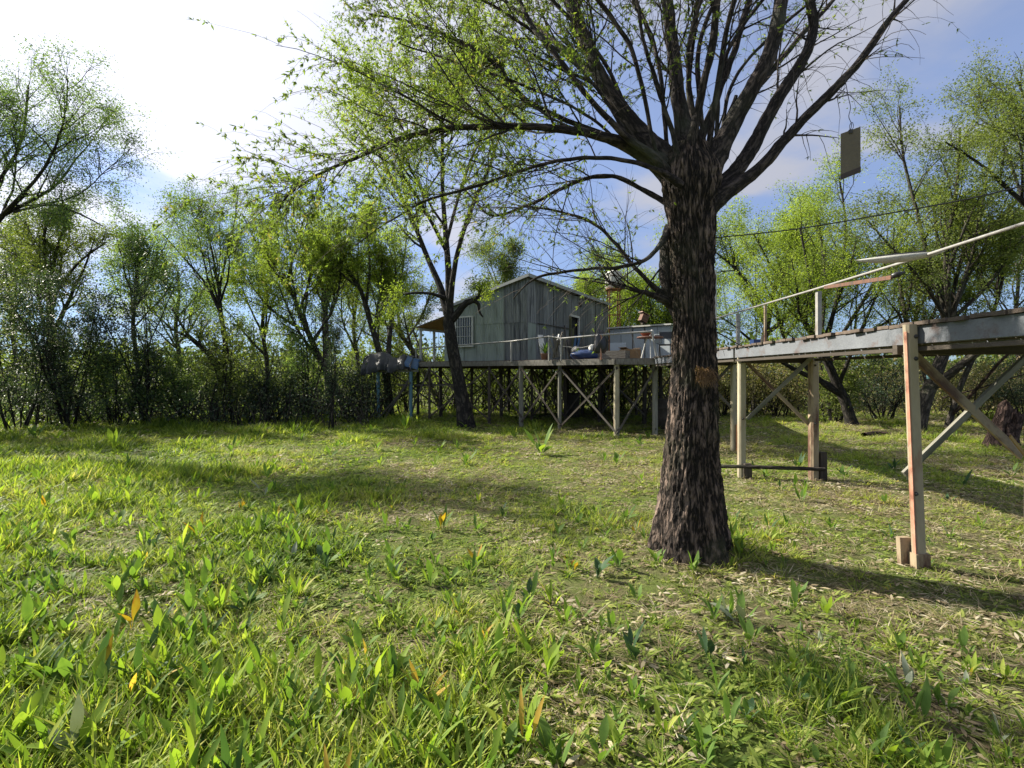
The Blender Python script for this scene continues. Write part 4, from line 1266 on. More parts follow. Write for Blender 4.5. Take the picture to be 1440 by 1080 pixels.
# ------------------------------------------------------------------ tarp platform
pl = thing('platform', 'small timber platform with blue painted legs left of the deck', 'platform', (-4.1, 17.2, 0))
PO = Vector((-4.1, 17.2, 0))
pc = [px2(532, 17.1), px2(578, 16.7), px2(545, 18.3), px2(588, 18.0)]
for i, p in enumerate(pc):
    o = post(p, .10, 'bluepaint' if i < 2 else 'darkwood', 1.66, pl, PO, 'leg')
for i in range(8):
    u0 = i / 8
    a = pc[0].lerp(pc[1], u0 + .06); b = pc[2].lerp(pc[3], u0 + .06)
    bar('plank', Vector((a.x - .05, a.y - .15, 1.735)) - PO, Vector((b.x, b.y + .1, 1.735)) - PO, .125, .03, M['plank'], pl)
bar('edge_beam', Vector((pc[0].x - .12, pc[0].y, 1.685)) - PO, Vector((pc[1].x + .25, pc[1].y - .05, 1.685)) - PO, .06, .08, M['postwood'], pl)
cross(pc[0], pc[1], z0=.05, z1=1.3, parent=pl, off=PO, both=False)
cross(pc[0], pc[2], z0=.05, z1=1.3, parent=pl, off=PO, mt='darkwood')
bar('brace', px2(540, 17.0) - PO + Vector((0, -.1, .0)), px2(575, 16.7) - PO + Vector((0, -.1, 1.35)), .07, .03, M['bracewood'], pl, roll=R(90))


def tarp():
    V, Q = [], []
    nx, ny = 60, 26
    x0, x1 = P(512, 0, 17.0).x, P(582, 0, 17.0).x
    for j in range(ny + 1):
        v = j / ny
        for i in range(nx + 1):
            u = i / nx
            x = x0 + (x1 - x0) * u
            # front hem droops in swags, ridge over hidden goods
            ridge = 2.20 + 0.06 * math.sin(u * 7) + 0.06 * math.sin(u * 17 + 1) + 0.14 * noise.noise(Vector((u * 6, v * 4, 1)))
            front_drop = max(0.0, 0.38 - v) / 0.38
            left = max(0.0, 0.22 - u) / 0.22
            fold = 0.10 * math.sin(u * 30 + 3 * noise.noise(Vector((u * 3, 0, 5)))) * front_drop + 0.03 * noise.noise(Vector((u * 14, v * 6, 2)))
            z = ridge - 0.60 * front_drop * (0.95 + 0.12 * math.sin(u * 5 + 1)) - 0.12 * left ** 1.5 - 0.12 * max(0, v - .7)
            z = max(z, 1.66 + .05 * math.sin(u * 19) if u > .2 else 1.52)
            y = 16.62 + 1.35 * max(0, v - .15) + fold
            V.append((x + 0.04 * fold, y, z)); 
    for j in range(ny):
        for i in range(nx):
            Q.append((j * (nx + 1) + i, j * (nx + 1) + i + 1, (j + 1) * (nx + 1) + i + 1, (j + 1) * (nx + 1) + i))
    o = mobj('tarpaulin', quads_mesh('tarpaulin', V, Q, M['tarp']))
    tag(o, 'crumpled grey tarpaulin draped over goods on the small platform', 'tarpaulin')
    md = o.modifiers.new('s', 'SOLIDIFY'); md.thickness = 0.006
    V2 = []
    x0, x1 = P(566, 0, 16.9).x, P(590, 0, 16.9).x
    for j in range(11):
        for i in range(15):
            u, v = i / 14, j / 10
            V2.append((x0 + (x1 - x0) * u, 16.58 + 1.2 * v + 0.03 * noise.noise(Vector((u * 5, v * 5, 9))), 2.22 - 0.16 * u - 0.34 * max(0, .3 - v) / .3 + 0.03 * noise.noise(Vector((u * 7, v * 5, 3)))))
    Q2 = [(j * 15 + i, j * 15 + i + 1, (j + 1) * 15 + i + 1, (j + 1) * 15 + i) for j in range(10) for i in range(14)]
    o = mobj('tarpaulin', quads_mesh('tarpaulin', V2, Q2, M['tarp_blue']))
    tag(o, 'faded blue tarpaulin sheet tucked at the right end of the grey one', 'tarpaulin')
    md = o.modifiers.new('s', 'SOLIDIFY'); md.thickness = 0.006


tarp()

# ------------------------------------------------------------------ walkway on the right
wk = thing('walkway', 'raised plank walkway on cream painted posts leading to the deck at right', 'walkway', (3.9, 4.1, 0))
WO = Vector((3.9, 4.1, 0))
n0, n1 = Vector((3.24, 1.0, 0)), Vector((3.66, 12.7, 0))     # near side
f0, f1 = Vector((4.40, 0.9, 0)), Vector((4.62, 12.65, 0))    # far side


def side(a, b, Y): return a.lerp(b, (Y - a.y) / (b.y - a.y))


def wv(p, z): return Vector((p.x, p.y, z)) - WO


cuts = [1.0, 4.1, 7.72, 10.3, 12.7]
for (a, b) in ((n0, n1), (f0, f1)):
    for i in range(4):
        p, q = side(a, b, cuts[i] + .06), side(a, b, cuts[i + 1] - .01)
        bar('edge_beam', wv(p, 1.915), wv(q, 1.915), .05, .145, M['beam'], wk, jit=.002, roll=0)
        bar('bearer', wv(p, 1.80), wv(q, 1.80), .04, .035, M['darkwood'], wk)
for i in range(2):
    u = (i + 1) / 3
    bar('joist', wv(n0.lerp(f0, u), 1.93), wv(n1.lerp(f1, u), 1.93), .05, .09, M['darkwood'], wk)
pm = []
for kx in range(4):
    pm.append(None)
Yp = 1.02
while Yp < 12.6:
    a, b = side(n0, n1, Yp), side(f0, f1, Yp)
    jt = random.uniform(-.02, .03)
    o = bar('plank', wv(a, 2.008) + Vector((-.045 - jt, 0, random.uniform(-.004, .004))), wv(b, 2.008) + Vector((.05 + jt, 0, random.uniform(-.004, .004))), .135, .030, M['plank'], wk, jit=.003)
    Yp += random.uniform(.150, .168)
# posts: near and far side pairs
np1 = bar('post', Vector((3.345, 4.08, -.15)) - WO, Vector((3.262, 4.08, 2.00)) - WO, .092, .06, M['peel'], wk, bev=.012, jit=.004)
tag(np1, 'wide near post with peeling cream paint and reddish edge')
bar('post_edge', Vector((3.289, 4.06, 0.1)) - WO, Vector((3.211, 4.06, 1.94)) - WO, .010, .03, M['rosy'], wk, jit=.003)
bar('post_foot', Vector((3.345, 4.075, -.12)) - WO, Vector((3.337, 4.075, .13)) - WO, .116, .075, M['cream_rust'], wk, jit=.004)
bar('side_board', Vector((3.275, 4.14, -.12)) - WO, Vector((3.255, 4.14, .24)) - WO, .09, .04, M['cream_rust'], wk, jit=.006)
for nm, (X_, Y_), w_, mt, zt in (('post', (4.60, 4.42), .07, 'darkwood', 1.86), ('post', (3.55, 7.70), .105, 'cream', 2.0), ('post', (4.54, 7.50), .125, 'cream_rust', 1.83), ('post', (4.56, 10.25), .10, 'cream', 1.83), ('post', (3.62, 10.3), .10, 'cream', 1.83), ('post', (4.44, 1.3), .1, 'cream', 1.83), ('post', (3.28, 1.2), .1, 'cream', 1.83)):
    post(Vector((X_, Y_, 0)), w_, mt, zt, wk, WO)
for (X_, Y_, h_) in ((4.66, 7.48, .42), (3.60, 7.62, .22), (4.64, 10.2, .55)):
    bar('post_sleeve', Vector((X_, Y_, -.1)) - WO, Vector((X_, Y_, h_)) - WO, .10, .10, M['bark_dark'] if False else M['rust'] if h_ > .5 else M['darkwood'], wk, jit=.008)


def br(p, q, w, mt='cream_rust', t=.03):
    return bar('brace', Vector(p) - WO, Vector(q) - WO, w, t, M[mt], wk, roll=R(90))


br((3.30, 4.16, 1.80), (4.46, 4.36, .88), .075, 'cream_rust')
br((3.34, 4.24, .74), (4.46, 4.30, 1.76), .05, 'postwood')
br((4.46, 4.30, .86), (4.2, 4.2, 1.07), .03, 'yellow', .012)
br((3.60, 7.62, .90), (4.50, 7.46, 1.85), .055, 'postwood')
br((3.60, 7.70, 1.80), (4.50, 7.54, .82), .05, 'cream_rust')
br((3.66, 10.2, .9), (4.52, 10.2, 1.8), .05, 'bracewood')
br((3.66, 10.26, 1.8), (4.52, 10.26, .9), .05, 'bracewood')
# crosswise bearers
for (a, b, Y_) in ((3.27, 4.5, 4.25), (3.5, 4.56, 7.6), (3.6, 4.58, 10.3)):
    bar('crossbeam', Vector((a, Y_, 1.80)) - WO, Vector((b, Y_, 1.80)) - WO, .05, .08, M['darkwood'], wk)
lg = pipe('log_rail', [P(985, 656, 7.9), P(1040, 656, 7.62), P(1100, 658, 7.45), P(1160, 660, 7.35)], 0.028, M['bark_bg'])
tag(lg, 'thin dark log tied low across the feet of the middle walkway posts', 'log')
for (X_, Y_, zs_) in ((3.285, 4.045, (1.90, 1.72, .62)), (3.545, 7.64, (1.92, 1.80, .9)), (4.53, 7.43, (1.72, .85))):
    for z_ in zs_:
        b_ = lathe('bolt', [(0, .012), (.011, .011), (.012, 0), (.018, 0), (.018, -.004), (0, -.004)], M['rope'], wk, Vector((X_, Y_, z_)) - WO, S=8)
        b_.rotation_euler = (R(90), 0, 0)
# rail on the far side
wr_ = thing('railing', 'long pale pipe handrail along the far side of the walkway', 'railing', (4.5, 4.4, 2.0))
WRO = Vector((4.5, 4.4, 2.0))
hp = [Vector((4.60, 12.2, 2.83)), Vector((4.57, 10.2, 2.84)), Vector((4.54, 7.47, 2.86)), Vector((4.50, 5.6, 2.88)), Vector((4.48, 4.4, 2.91)), Vector((4.43, 1.0, 2.93))]
for i in range(5):
    pipe('handrail', [hp[i] - WRO, hp[i + 1] - WRO], 0.0165, M['pipe'], wr_, S=10)
for (X_, Y_, zt, mt, w_) in ((4.60, 7.47, 2.83, 'pipe', .06), (4.63, 10.2, 2.82, 'pipe', .06), (4.58, 9.0, 2.83, 'cream_rust', .035), (4.46, 1.6, 2.9, 'pipe', .05)):
    bar('baluster', Vector((X_, Y_, 1.92)) - WRO, Vector((X_, Y_, zt)) - WRO, w_, w_, M[mt], wr_)
pole = pipe('pole', [Vector((4.70, 11.5, 1.9)), Vector((4.70, 11.5, 3.98))], 0.03, M['white'])
tag(pole, 'thin white upright pole just right of the big trunk', 'pole')

# spindle shaped reflector and the orange plank resting on the rail
def reflector():
    c = P(1268, 360, 5.55)
    c.x -= .04
    root = thing('reflector', 'long pale boat shaped metal lamp shade hung on the walkway handrail', 'lamp shade', c, R(-32))
    V, F_s = [], []
    n, m = 20, 8
    Lh = .40
    for i in range(n + 1):
        u = i / n * 2 - 1
        w = max(0.0, 1 - abs(u) ** 1.8) ** .8
        for j in range(m + 1):
            a = math.pi * j / m
            V.append((u * Lh, -math.cos(a) * .085 * w, -math.sin(a) * .075 * w))
    for i in range(n):
        for j in range(m):
            F_s.append((i * (m + 1) + j, i * (m + 1) + j + 1, (i + 1) * (m + 1) + j + 1, (i + 1) * (m + 1) + j))
    o = mobj('shade', pymesh('shade', V, F_s, M['white'], True), root)
    md = o.modifiers.new('s', 'SOLIDIFY'); md.thickness = .006
    box('top_plate', (0.02, 0, .014), (.44, .11, .014), M['tarp'], root)


reflector()
pk = bar('plank', P(1160, 404, 7.0), P(1254, 390, 5.95), .045, .025, M['oxide_wood'], roll=R(90))
tag(pk, 'faded orange brown plank lashed beneath the walkway handrail', 'plank')
cl = lathe('clamp', [(0.0, -.06), (.03, -.055), (.034, .0), (.03, .03), (.016, .045), (.014, .075), (0, .078)], M['blackplastic'], loc=P(1262, 386, 5.88), S=12)
cl.rotation_euler = (R(70), R(20), R(60))
tag(cl, 'small black bottle shaped clamp at the end of the orange plank', 'clamp')
wire = pipe('wire', [P(1000, 335, 4.33), P(1120, 322, 4.05), P(1250, 300, 3.7), P(1350, 282, 3.45), P(1440, 261, 3.2), P(1700, 195, 2.6)], 0.005, M['rope'], K=40)
tag(wire, 'dark wire stretched from the big trunk to beyond the right edge', 'wire')
wire2 = pipe('wire', [P(1010, 380, 30), P(1200, 385, 30), P(1440, 374, 30), P(1900, 360, 30)], 0.012, M['rope'], K=30)
tag(wire2, 'thin distant overhead wire crossing behind the right hand trees', 'wire')

# hanging plate
def plate():
    c = P(1196, 217, 4.0)
    root = thing('hanging_plate', 'smoky brown oblong plate hanging on a wire from the right limb', 'plate', c, R(-20))
    w, h = .135, .37   # oblong, hung askew
    sh = -0.0
    V = [(-w / 2, -.006, -h / 2 - .01), (w / 2, -.004, -h / 2 + .035), (w / 2, -.004, h / 2 + .025), (-w / 2, -.004, h / 2 - .01)]
    V += [(x, .004, z) for x, y, z in V]
    mobj('pane', pymesh('pane', V, [(0, 1, 2, 3), (7, 6, 5, 4), (0, 4, 5, 1), (1, 5, 6, 2), (2, 6, 7, 3), (3, 7, 4, 0)], M['amber']), root)
    V = [(-w / 2 - .002, -.007, -h / 2 - .012), (w / 2 + .002, -.007, -h / 2 + .033), (w / 2 + .002, -.007, -h / 2 + .075), (-w / 2 - .002, -.007, -h / 2 + .03)]
    V += [(x, .007, z) for x, y, z in V]
    mobj('strip', pymesh('strip', V, [(0, 1, 2, 3), (7, 6, 5, 4), (0, 4, 5, 1), (1, 5, 6, 2), (2, 6, 7, 3), (3, 7, 4, 0)], M['amber_dark']), root)
    box('clip', (0, 0, h / 2 - .004), (.026, .024, .03), M['rope'], root)
    # loop and wire
    pts = []
    top = P(1187, 104, 4.1) - c
    rzm = Matrix.Rotation(R(20), 3, 'Z')
    top = rzm @ top
    pipe('wire', [Vector((0, 0, h / 2)), Vector((.006, 0, h / 2 + .06)), Vector((-.012, 0, h / 2 + .12)), Vector((.0, 0, h / 2 + .19)), Vector((-.015, 0, h / 2 + .28)), top], .0028, M['rope'], root, K=30, S=5)
    pipe('loop', [Vector((0, 0, h / 2)), Vector((.02, 0, h / 2 + .03)), Vector((.012, 0, h / 2 + .07)), Vector((-.006, 0, h / 2 + .045)), Vector((0, 0, h / 2))], .0025, M['rope'], root, K=20, S=5)


plate()

# ------------------------------------------------------------------ shed, tank and deck clutter
sx = Vector((3.72, 18.9, 2.0))
shed = thing('shed', 'low pale blue panelled storage shed at the right end of the deck', 'shed', sx, math.atan2(-1.45, 1.75))
SW, SD, SH2 = 2.35, 1.1, 1.28
box('shed_frame', (SW / 2, SD / 2, SH2 / 2 - .01), (SW - .06, SD - .06, SH2 - .04), M['darkwood'], shed)
for i in range(5):
    o = box('panel', ((i + .5) * SW / 5, 0.0, SH2 / 2), (SW / 5 - .018, .03, SH2 - .03), M['paleblue'], shed)
for i in range(2):
    box('panel', (SW, (i + .5) * SD / 2, SH2 / 2), (.03, SD / 2 - .018, SH2 - .03), M['paleblue'], shed)
box('roof', (SW / 2, SD / 2 - .02, SH2 + .03), (SW + .16, SD + .2, .05), M['white'], shed)
for x_ in (.95, 1.42):
    box('door_stile', (x_, -.03, SH2 / 2), (.03, .02, SH2 - .1), M['darkwood'], shed)
box('shed_window', (1.93, -.03, .82), (.26, .02, .3), M['glass'], shed)

tank = thing('water_tank', 'faded white water tank on a rusty orange stand behind the house', 'water tank', (4.9, 24, 0))
lathe('tank_shell', [(0, 5.66), (.36, 5.66), (.40, 5.70), (.415, 5.95), (.41, 6.2), (.385, 6.42), (.30, 6.50), (.12, 6.53), (0, 6.53)], M['tank'], tank, S=28)
lathe('lid', [(.14, 6.52), (.14, 6.57), (0, 6.575)], M['tank'], tank, S=16)
for a in range(4):
    an = R(45 + 90 * a)
    bar('leg', (.36 * math.cos(an) * 1.05, .36 * math.sin(an) * 1.05, 0), (.34 * math.cos(an), .34 * math.sin(an), 5.62), .055, .055, M['rust'], tank)
for z_ in (3.2, 4.4, 5.55):
    for a in range(4):
        a0, a1 = R(45 + 90 * a), R(135 + 90 * a)
        bar('rung', (.35 * math.cos(a0), .35 * math.sin(a0), z_), (.35 * math.cos(a1), .35 * math.sin(a1), z_), .035, .035, M['rust'], tank)
box('tank_deck', (0, 0, 5.63), (.78, .78, .04), M['rust'], tank, bev=.1)

bx_ = P(905, 453, 17.7)
cr = thing('birdhouse', 'tilted rusty brown wooden box standing on the shed roof', 'box', (bx_.x, bx_.y, 3.33), R(20))
box('body', (0, 0, .22), (.26, .2, .26), M['oxide_wood'], cr, rot=(0, R(24), 0))
box('lid', (.03, 0, .385), (.34, .26, .03), M['brick_red'], cr, rot=(0, R(24), 0))
box('base', (-.02, 0, .05), (.12, .12, .1), M['darkwood'], cr)


def z2(x, Y): 
    v = px2(x, Y); v.z = 2.0
    return v


# potted spiky plant
def strap_leaf(L_, W_, arc, K=6, prof=None, lift=1.2, cols=3, petiole=0.0):
    """one leaf along +x, rising then arching; returns V,Q"""
    V, Q = [], []
    x = z = 0.0
    a = lift
    for k in range(K + 1):
        u = k / K
        if petiole and u < petiole:
            w = W_ * .10
        else:
            uu = (u - petiole) / (1 - petiole)
            w = W_ * (math.sin(math.pi * min(1, uu ** .82 * .96 + .04)) ** 1.05) + .0012
        dip = w * .28
        V += [(x, -w, z + dip), (x, 0, z), (x, w, z + dip)]
        x += math.cos(a) * L_ / K; z += math.sin(a) * L_ / K
        a -= arc / K
    for k in range(K):
        for c in range(2):
            i = k * 3 + c
            Q.append((i, i + 1, i + 4, i + 3))
    return V, Q


pt = thing('potted_plant', 'spiky green agave in a low pot behind the deck railing', 'plant', z2(767, 14.5))
lathe('pot', [(0, 0), (.11, 0), (.15, .16), (.16, .18), (.13, .18), (0, .15)], M['terracotta'], pt, S=16)
Vl, Ql = strap_leaf(.38, .03, .5, 5)
for i in range(11):
    tn = [0.3] * len(Vl)
    if i == 0: me_ag = quads_mesh('leaf', Vl, Ql, M['dock_green'], tint=tn)
    o = mobj('leaf', me_ag, pt); o.location = (0, 0, .15)
    o.rotation_euler = (0, random.uniform(-.5, .35), i / 11 * 6.28)
wb = bar('board', z2(765, 14.6) + Vector((0, 0, .1)), z2(760, 14.8) + Vector((0, .15, .75)), .16, .02, M['white'])
tag(wb, 'short white board leaning behind the potted agave', 'board')


def bundle(name, label, x, Y, n, L_, mats, cat, spread=.35):
    root = thing(name, label, cat, z2(x, Y))
    for i in range(n):
        a = random.uniform(-spread, spread); b = random.uniform(-.25, .25)
        p0 = Vector((random.uniform(-.15, .15), random.uniform(-.1, .1), .02 + i * .012))
        p1 = p0 + Vector((math.sin(a), b, math.cos(a))) * L_ * random.uniform(.6, 1)
        o = bar('stick', p0, p1, random.uniform(.03, .07), random.uniform(.02, .04), M[random.choice(mats)], root, jit=.008)
    return root


bundle('scrap_wood', 'heap of pale weathered sticks leaning on the railing corner', 783, 14.0, 9, .72, ['white', 'bracewood', 'fascia'], 'scrap wood')
bundle('scrap_wood', 'mossy boards propped against the wall left of the open door', 801, 17.6, 5, 1.35, ['mosswood', 'bracewood'], 'scrap wood', .15)
bundle('garden_tools', 'dark blue poles and tools propped below the open door', 806, 14.9, 6, .8, ['tarp_blue', 'blackplastic', 'bracewood'], 'tools', .5)


def blob(name, label, c, s, mat, cat, seed=0, rough=.22):
    V, Fq = [], []
    n, m = 22, 14
    for j in range(m + 1):
        th = math.pi * j / m
        for i in range(n):
            a = 2 * math.pi * i / n
            d = Vector((math.sin(th) * math.cos(a), math.sin(th) * math.sin(a), math.cos(th)))
            r = 1 + rough * noise.noise(d * 2.3 + Vector((seed, 0, 0))) + rough * .5 * noise.noise(d * 6 + Vector((seed, 3, 0)))
            z = max(d.z * r, -.62)
            V.append((d.x * r * s[0], d.y * r * s[1], (z + .62) * s[2]))
    for j in range(m):
        for i in range(n):
            Fq.append((j * n + i, (j + 1) * n + i, (j + 1) * n + (i + 1) % n, j * n + (i + 1) % n))
    o = mobj(name, pymesh(name, V, Fq, mat, True)); o.location = c
    return tag(o, label, cat)


blob('tarpaulin_bundle', 'bundled blue tarpaulin lying on the deck right of the door', z2(824, 14.2), (.42, .3, .17), M['blue'], 'tarpaulin', 1)
blob('sack', 'small white sack sitting on the bundled blue tarpaulin', z2(833, 14.1) + Vector((0, 0, .24)), (.11, .10, .11), M['white'], 'sack', 4)
blob('sack', 'dark grey sack beside the bundled blue tarpaulin', z2(812, 14.5), (.2, .2, .24), M['tarp'], 'sack', 6)
jk = blob('jacket', 'black jacket hanging over the tall railing post', Vector((tops[5].x, tops[5].y + .06, 2.12)), (.17, .10, .36), M['blackplastic'], 'jacket', 9, .3)
bk = thing('crate', 'shallow light wooden crate beside the bundled blue tarpaulin', 'crate', z2(863, 14.0), R(-30))
for i in range(3):
    box('slat', (0, -.2, .05 + i * .075), (.8, .02, .06), M['fascia'], bk)
    box('slat', (0, .2, .05 + i * .075), (.8, .02, .06), M['fascia'], bk)
for s_ in (-1, 1):
    box('end', (s_ * .39, 0, .12), (.02, .38, .22), M['fascia'], bk)
box('bottom', (0, 0, .012), (.76, .38, .02), M['fascia'], bk)
ct = thing('carton', 'brown cardboard carton on the deck before the shed', 'carton', z2(886, 14.6), R(25))
box('body', (0, 0, .15), (.52, .34, .3), M['carton'], ct)
box('flap', (-.2, 0, .315), (.2, .34, .01), M['carton'], ct, rot=(0, R(25), 0))
box('flap', (.2, 0, .315), (.2, .34, .01), M['carton'], ct, rot=(0, R(-20), 0))
bn = thing('bin', 'grey blue plastic drum left of the brown carton', 'bin', z2(866, 15.6))
lathe('body', [(0, 0), (.15, 0), (.18, .42), (.19, .44), (.165, .44), (0, .4)], M['paleblue'], bn, S=18)
pb = box('panel_board', z2(872, 15.0) + Vector((0, .3, .27)), (.5, .03, .54), M['paleblue'], rz=R(-30))
tag(pb, 'grey blue board standing behind the cardboard carton', 'board')
rt = thing('round_table', 'round reddish wooden table at the right corner of the deck', 'table', z2(914, 13.6))
lathe('table_top', [(0, .56), (.34, .56), (.36, .575), (.34, .60), (0, .60)], M['brick_red'], rt, S=26)
for i in range(3):
    a = i * 2.1 + .3
    bar('leg', (.1 * math.cos(a), .1 * math.sin(a), .56), (.26 * math.cos(a), .26 * math.sin(a), 0), .03, .03, M['white'], rt)
bl = lathe('bowl', [(0, 0), (.08, .0), (.13, .07), (.15, .12), (.14, .12), (.12, .07), (0, .02)], M['red'], loc=z2(908, 13.5) + Vector((0, 0, .60)), S=18)
tag(bl, 'red orange bowl on the round table', 'bowl')
ck = lathe('jug', [(0, 0), (.05, 0), (.055, .1), (.035, .16), (.03, .19), (0, .19)], M['white'], loc=z2(917, 13.6) + Vector((0, 0, .60)), S=14)
tag(ck, 'small white jug beside the red orange bowl', 'jug')
fc = thing('folding_chair', 'dark metal folding chair behind the right end railing post', 'chair', z2(936, 14.0), R(-20))
box('seat', (0, 0, .40), (.36, .34, .03), M['tarp'], fc)
box('backrest', (0, .17, .68), (.34, .02, .2), M['tarp'], fc)
for s_ in (-1, 1):
    bar('leg', (s_ * .17, -.17, 0), (s_ * .17, .17, .8), .02, .02, M['blackplastic'], fc)
    bar('leg', (s_ * .15, .17, 0), (s_ * .15, -.15, .4), .02, .02, M['blackplastic'], fc)
# under the deck
dr = thing('drum', 'dark old oil drum standing in the shade under the deck', 'drum', (2.2, 18.3, 0))
lathe('shell', [(0, 0), (.29, 0), (.29, .28), (.305, .3), (.29, .32), (.29, .58), (.305, .6), (.29, .62), (.29, .88), (.27, .88), (0, .86)], M['darkwood'], dr, S=22)
dr2 = thing('drum', 'dark narrow drum beside the post just left of the big trunk', 'drum', px2(934, 14.4))
lathe('shell', [(0, 0), (.22, 0), (.22, .28), (.235, .3), (.22, .32), (.22, .58), (.235, .6), (.22, .62), (.22, .86), (.2, .86), (0, .84)], M['darkwood'], dr2, S=20)
bx2 = box('blue_box', wv(side(n0, n1, 7.3), 2.06) + WO + Vector((.10, 0, 0)), (.10, .12, .07), M['blue'])
tag(bx2, 'small blue plastic box lying on the walkway planks above the middle post', 'box')
hb = lathe('blue_cup', [(0, -.05), (.03, -.05), (.035, .04), (0, .04)], M['bluepaint'], loc=Vector((3.62, 4.3, 1.60)), S=12)
tag(hb, 'small pale blue cup hung under the walkway beside the near post', 'cup')


# stump, logs
def stump():
    c = P(1412, 628, 10.9)
    root = thing('tree_stump', 'twisted reddish brown stump with two lobes at the right edge', 'stump', (c.x, c.y, 0))
    for (dx, dy, h, r0, r1, lx, seed) in ((-.20, 0, 1.02, .22, .10, .13, 0), (.16, .08, .80, .20, .12, .10, 5), (-.02, -.08, .5, .22, .10, .0, 9)):
        V, Q = [], []
        n, m = 28, 24
        for j in range(m + 1):
            u = j / m
            for i in range(n):
                a = i / n * 2 * math.pi
                r = (r0 + (r1 - r0) * u ** .6 + .12 * max(0, .25 - u)) * (1 + .22 * noise.noise(Vector((math.cos(a) * 1.6, math.sin(a) * 1.6, u * 1.5 + seed))) + .10 * math.sin(a * 6 + u * 3) + .12 * noise.noise(Vector((math.cos(a) * 5, math.sin(a) * 5, u * 2 + seed))))
                if u > .88: r *= max(.0, 1 - (u - .88) / .12) ** .5
                V.append((dx + lx * u * 2 + r * math.cos(a), dy + r * math.sin(a), h * u + (.05 * math.sin(a + seed) + .10 * noise.noise(Vector((math.cos(a) * 3, math.sin(a) * 3, seed)))) * u * u - .04))
        for j in range(m):
            for i in range(n):
                Q.append((j * n + i, j * n + (i + 1) % n, (j + 1) * n + (i + 1) % n, (j + 1) * n + i))
        uv = []
        for j in range(m):
            for i in range(n):
                uv += [(i / n * 1.4, j / m), ((i + 1) / n * 1.4, j / m), ((i + 1) / n * 1.4, (j + 1) / m), (i / n * 1.4, (j + 1) / m)]
        mobj('lobe', quads_mesh('lobe', V, Q, M['stump'], uv), root)
    pts = np.array([[(.35, .1, .55), (.6, 0, .75), (.75, .1, .7), (.9, .1, .85)]], float)
    tubes_obj('root_arm', [(smooth_path(pts[0], 10)[None], np.linspace(.07, .03, 10)[None], 8)], M['stump'], root)


stump()
for (pts, r, lab) in (([P(1215, 612, 12.6), P(1232, 609, 12.9), P(1252, 610, 12.8)], .07, 'short pinkish log lying in the grass beyond the near walkway post'),
                      ([P(1338, 585, 14.5), P(1375, 545, 13.8), P(1415, 500, 13.2), P(1450, 480, 12.9)], .05, 'long dead branch slanting up behind the stump'),
                      ([P(1325, 560, 15), P(1380, 545, 14.6), P(1460, 520, 14)], .022, 'thin fallen branch crossing behind the right hand braces')):
    pts = np.array([tuple(p) for p in pts])
    o = tubes_obj('fallen_branch', [(smooth_path(pts, 12)[None], np.linspace(r, r * .6, 12)[None], 9)], M['stump'])
    tag(o, lab, 'branch')
yp = bar('yellow_pipe', P(1434, 603, 11.6), P(1520, 606, 11.2), .035, .035, M['yellow'])
tag(yp, 'yellow pipe lying behind the stump at the right edge', 'pipe')

# ------------------------------------------------------------------ ground vegetation (stuff)
src = bpy.data.collections.new('tuft_sources')   # never linked to the scene


def strips(nb, hmin, hmax, w, spread, lean, K=4, prof='grass', flat=False):
    """nb blades from around the origin -> V,Q,tint"""
    V, Q, T = [], [], []
    for b in range(nb):
        a = random.uniform(0, 2 * math.pi)
        r = random.uniform(0, spread)
        x0, y0 = r * math.cos(a), r * math.sin(a)
        a2 = a + random.uniform(-1.0, 1.0)
        L_ = random.uniform(hmin, hmax)
        el = random.uniform(*lean)
        cur = random.uniform(.3, 1.2)
        W_ = w * random.uniform(.7, 1.3)
        tw = random.uniform(-1.2, 1.2)
        tn = random.random()
        x, y, z = x0, y0, random.uniform(0.003, .02) if flat else -.005
        base = len(V)
        sdx, sdy = -math.sin(a2 + tw * .5), math.cos(a2 + tw * .5)
        for k in range(K + 1):
            u = k / K
            if prof == 'grass':
                ww = W_ * (1 - u) ** .7 * (.65 + .7 * u) + .0003
            else:
                ww = W_ * max(0.03, math.sin(math.pi * min(1, u ** .8 * .97 + .02)))
            V += [(x - sdx * ww, y - sdy * ww, z), (x + sdx * ww, y + sdy * ww, z + (ww * .4 if prof != 'grass' else 0))]
            T += [tn, tn]
            x += math.cos(a2) * math.cos(el) * L_ / K; y += math.sin(a2) * math.cos(el) * L_ / K; z += math.sin(el) * L_ / K
            el -= cur / K
            if flat: el = max(el, -.02)
        for k in range(K):
            i = base + 2 * k
            Q.append((i, i + 1, i + 3, i + 2))
    return V, Q, T


def tufts(cname, specs, mat):
    c = bpy.data.collections.new(cname)
    for i, kw in enumerate(specs):
        V, Q, T = strips(**kw)
        me = quads_mesh(cname + '_tuft', V, Q, mat, smooth=True, tint=T)
        o = bpy.data.objects.new('%s_tuft_%02d' % (cname, i), me)
        c.objects.link(o)
    return c


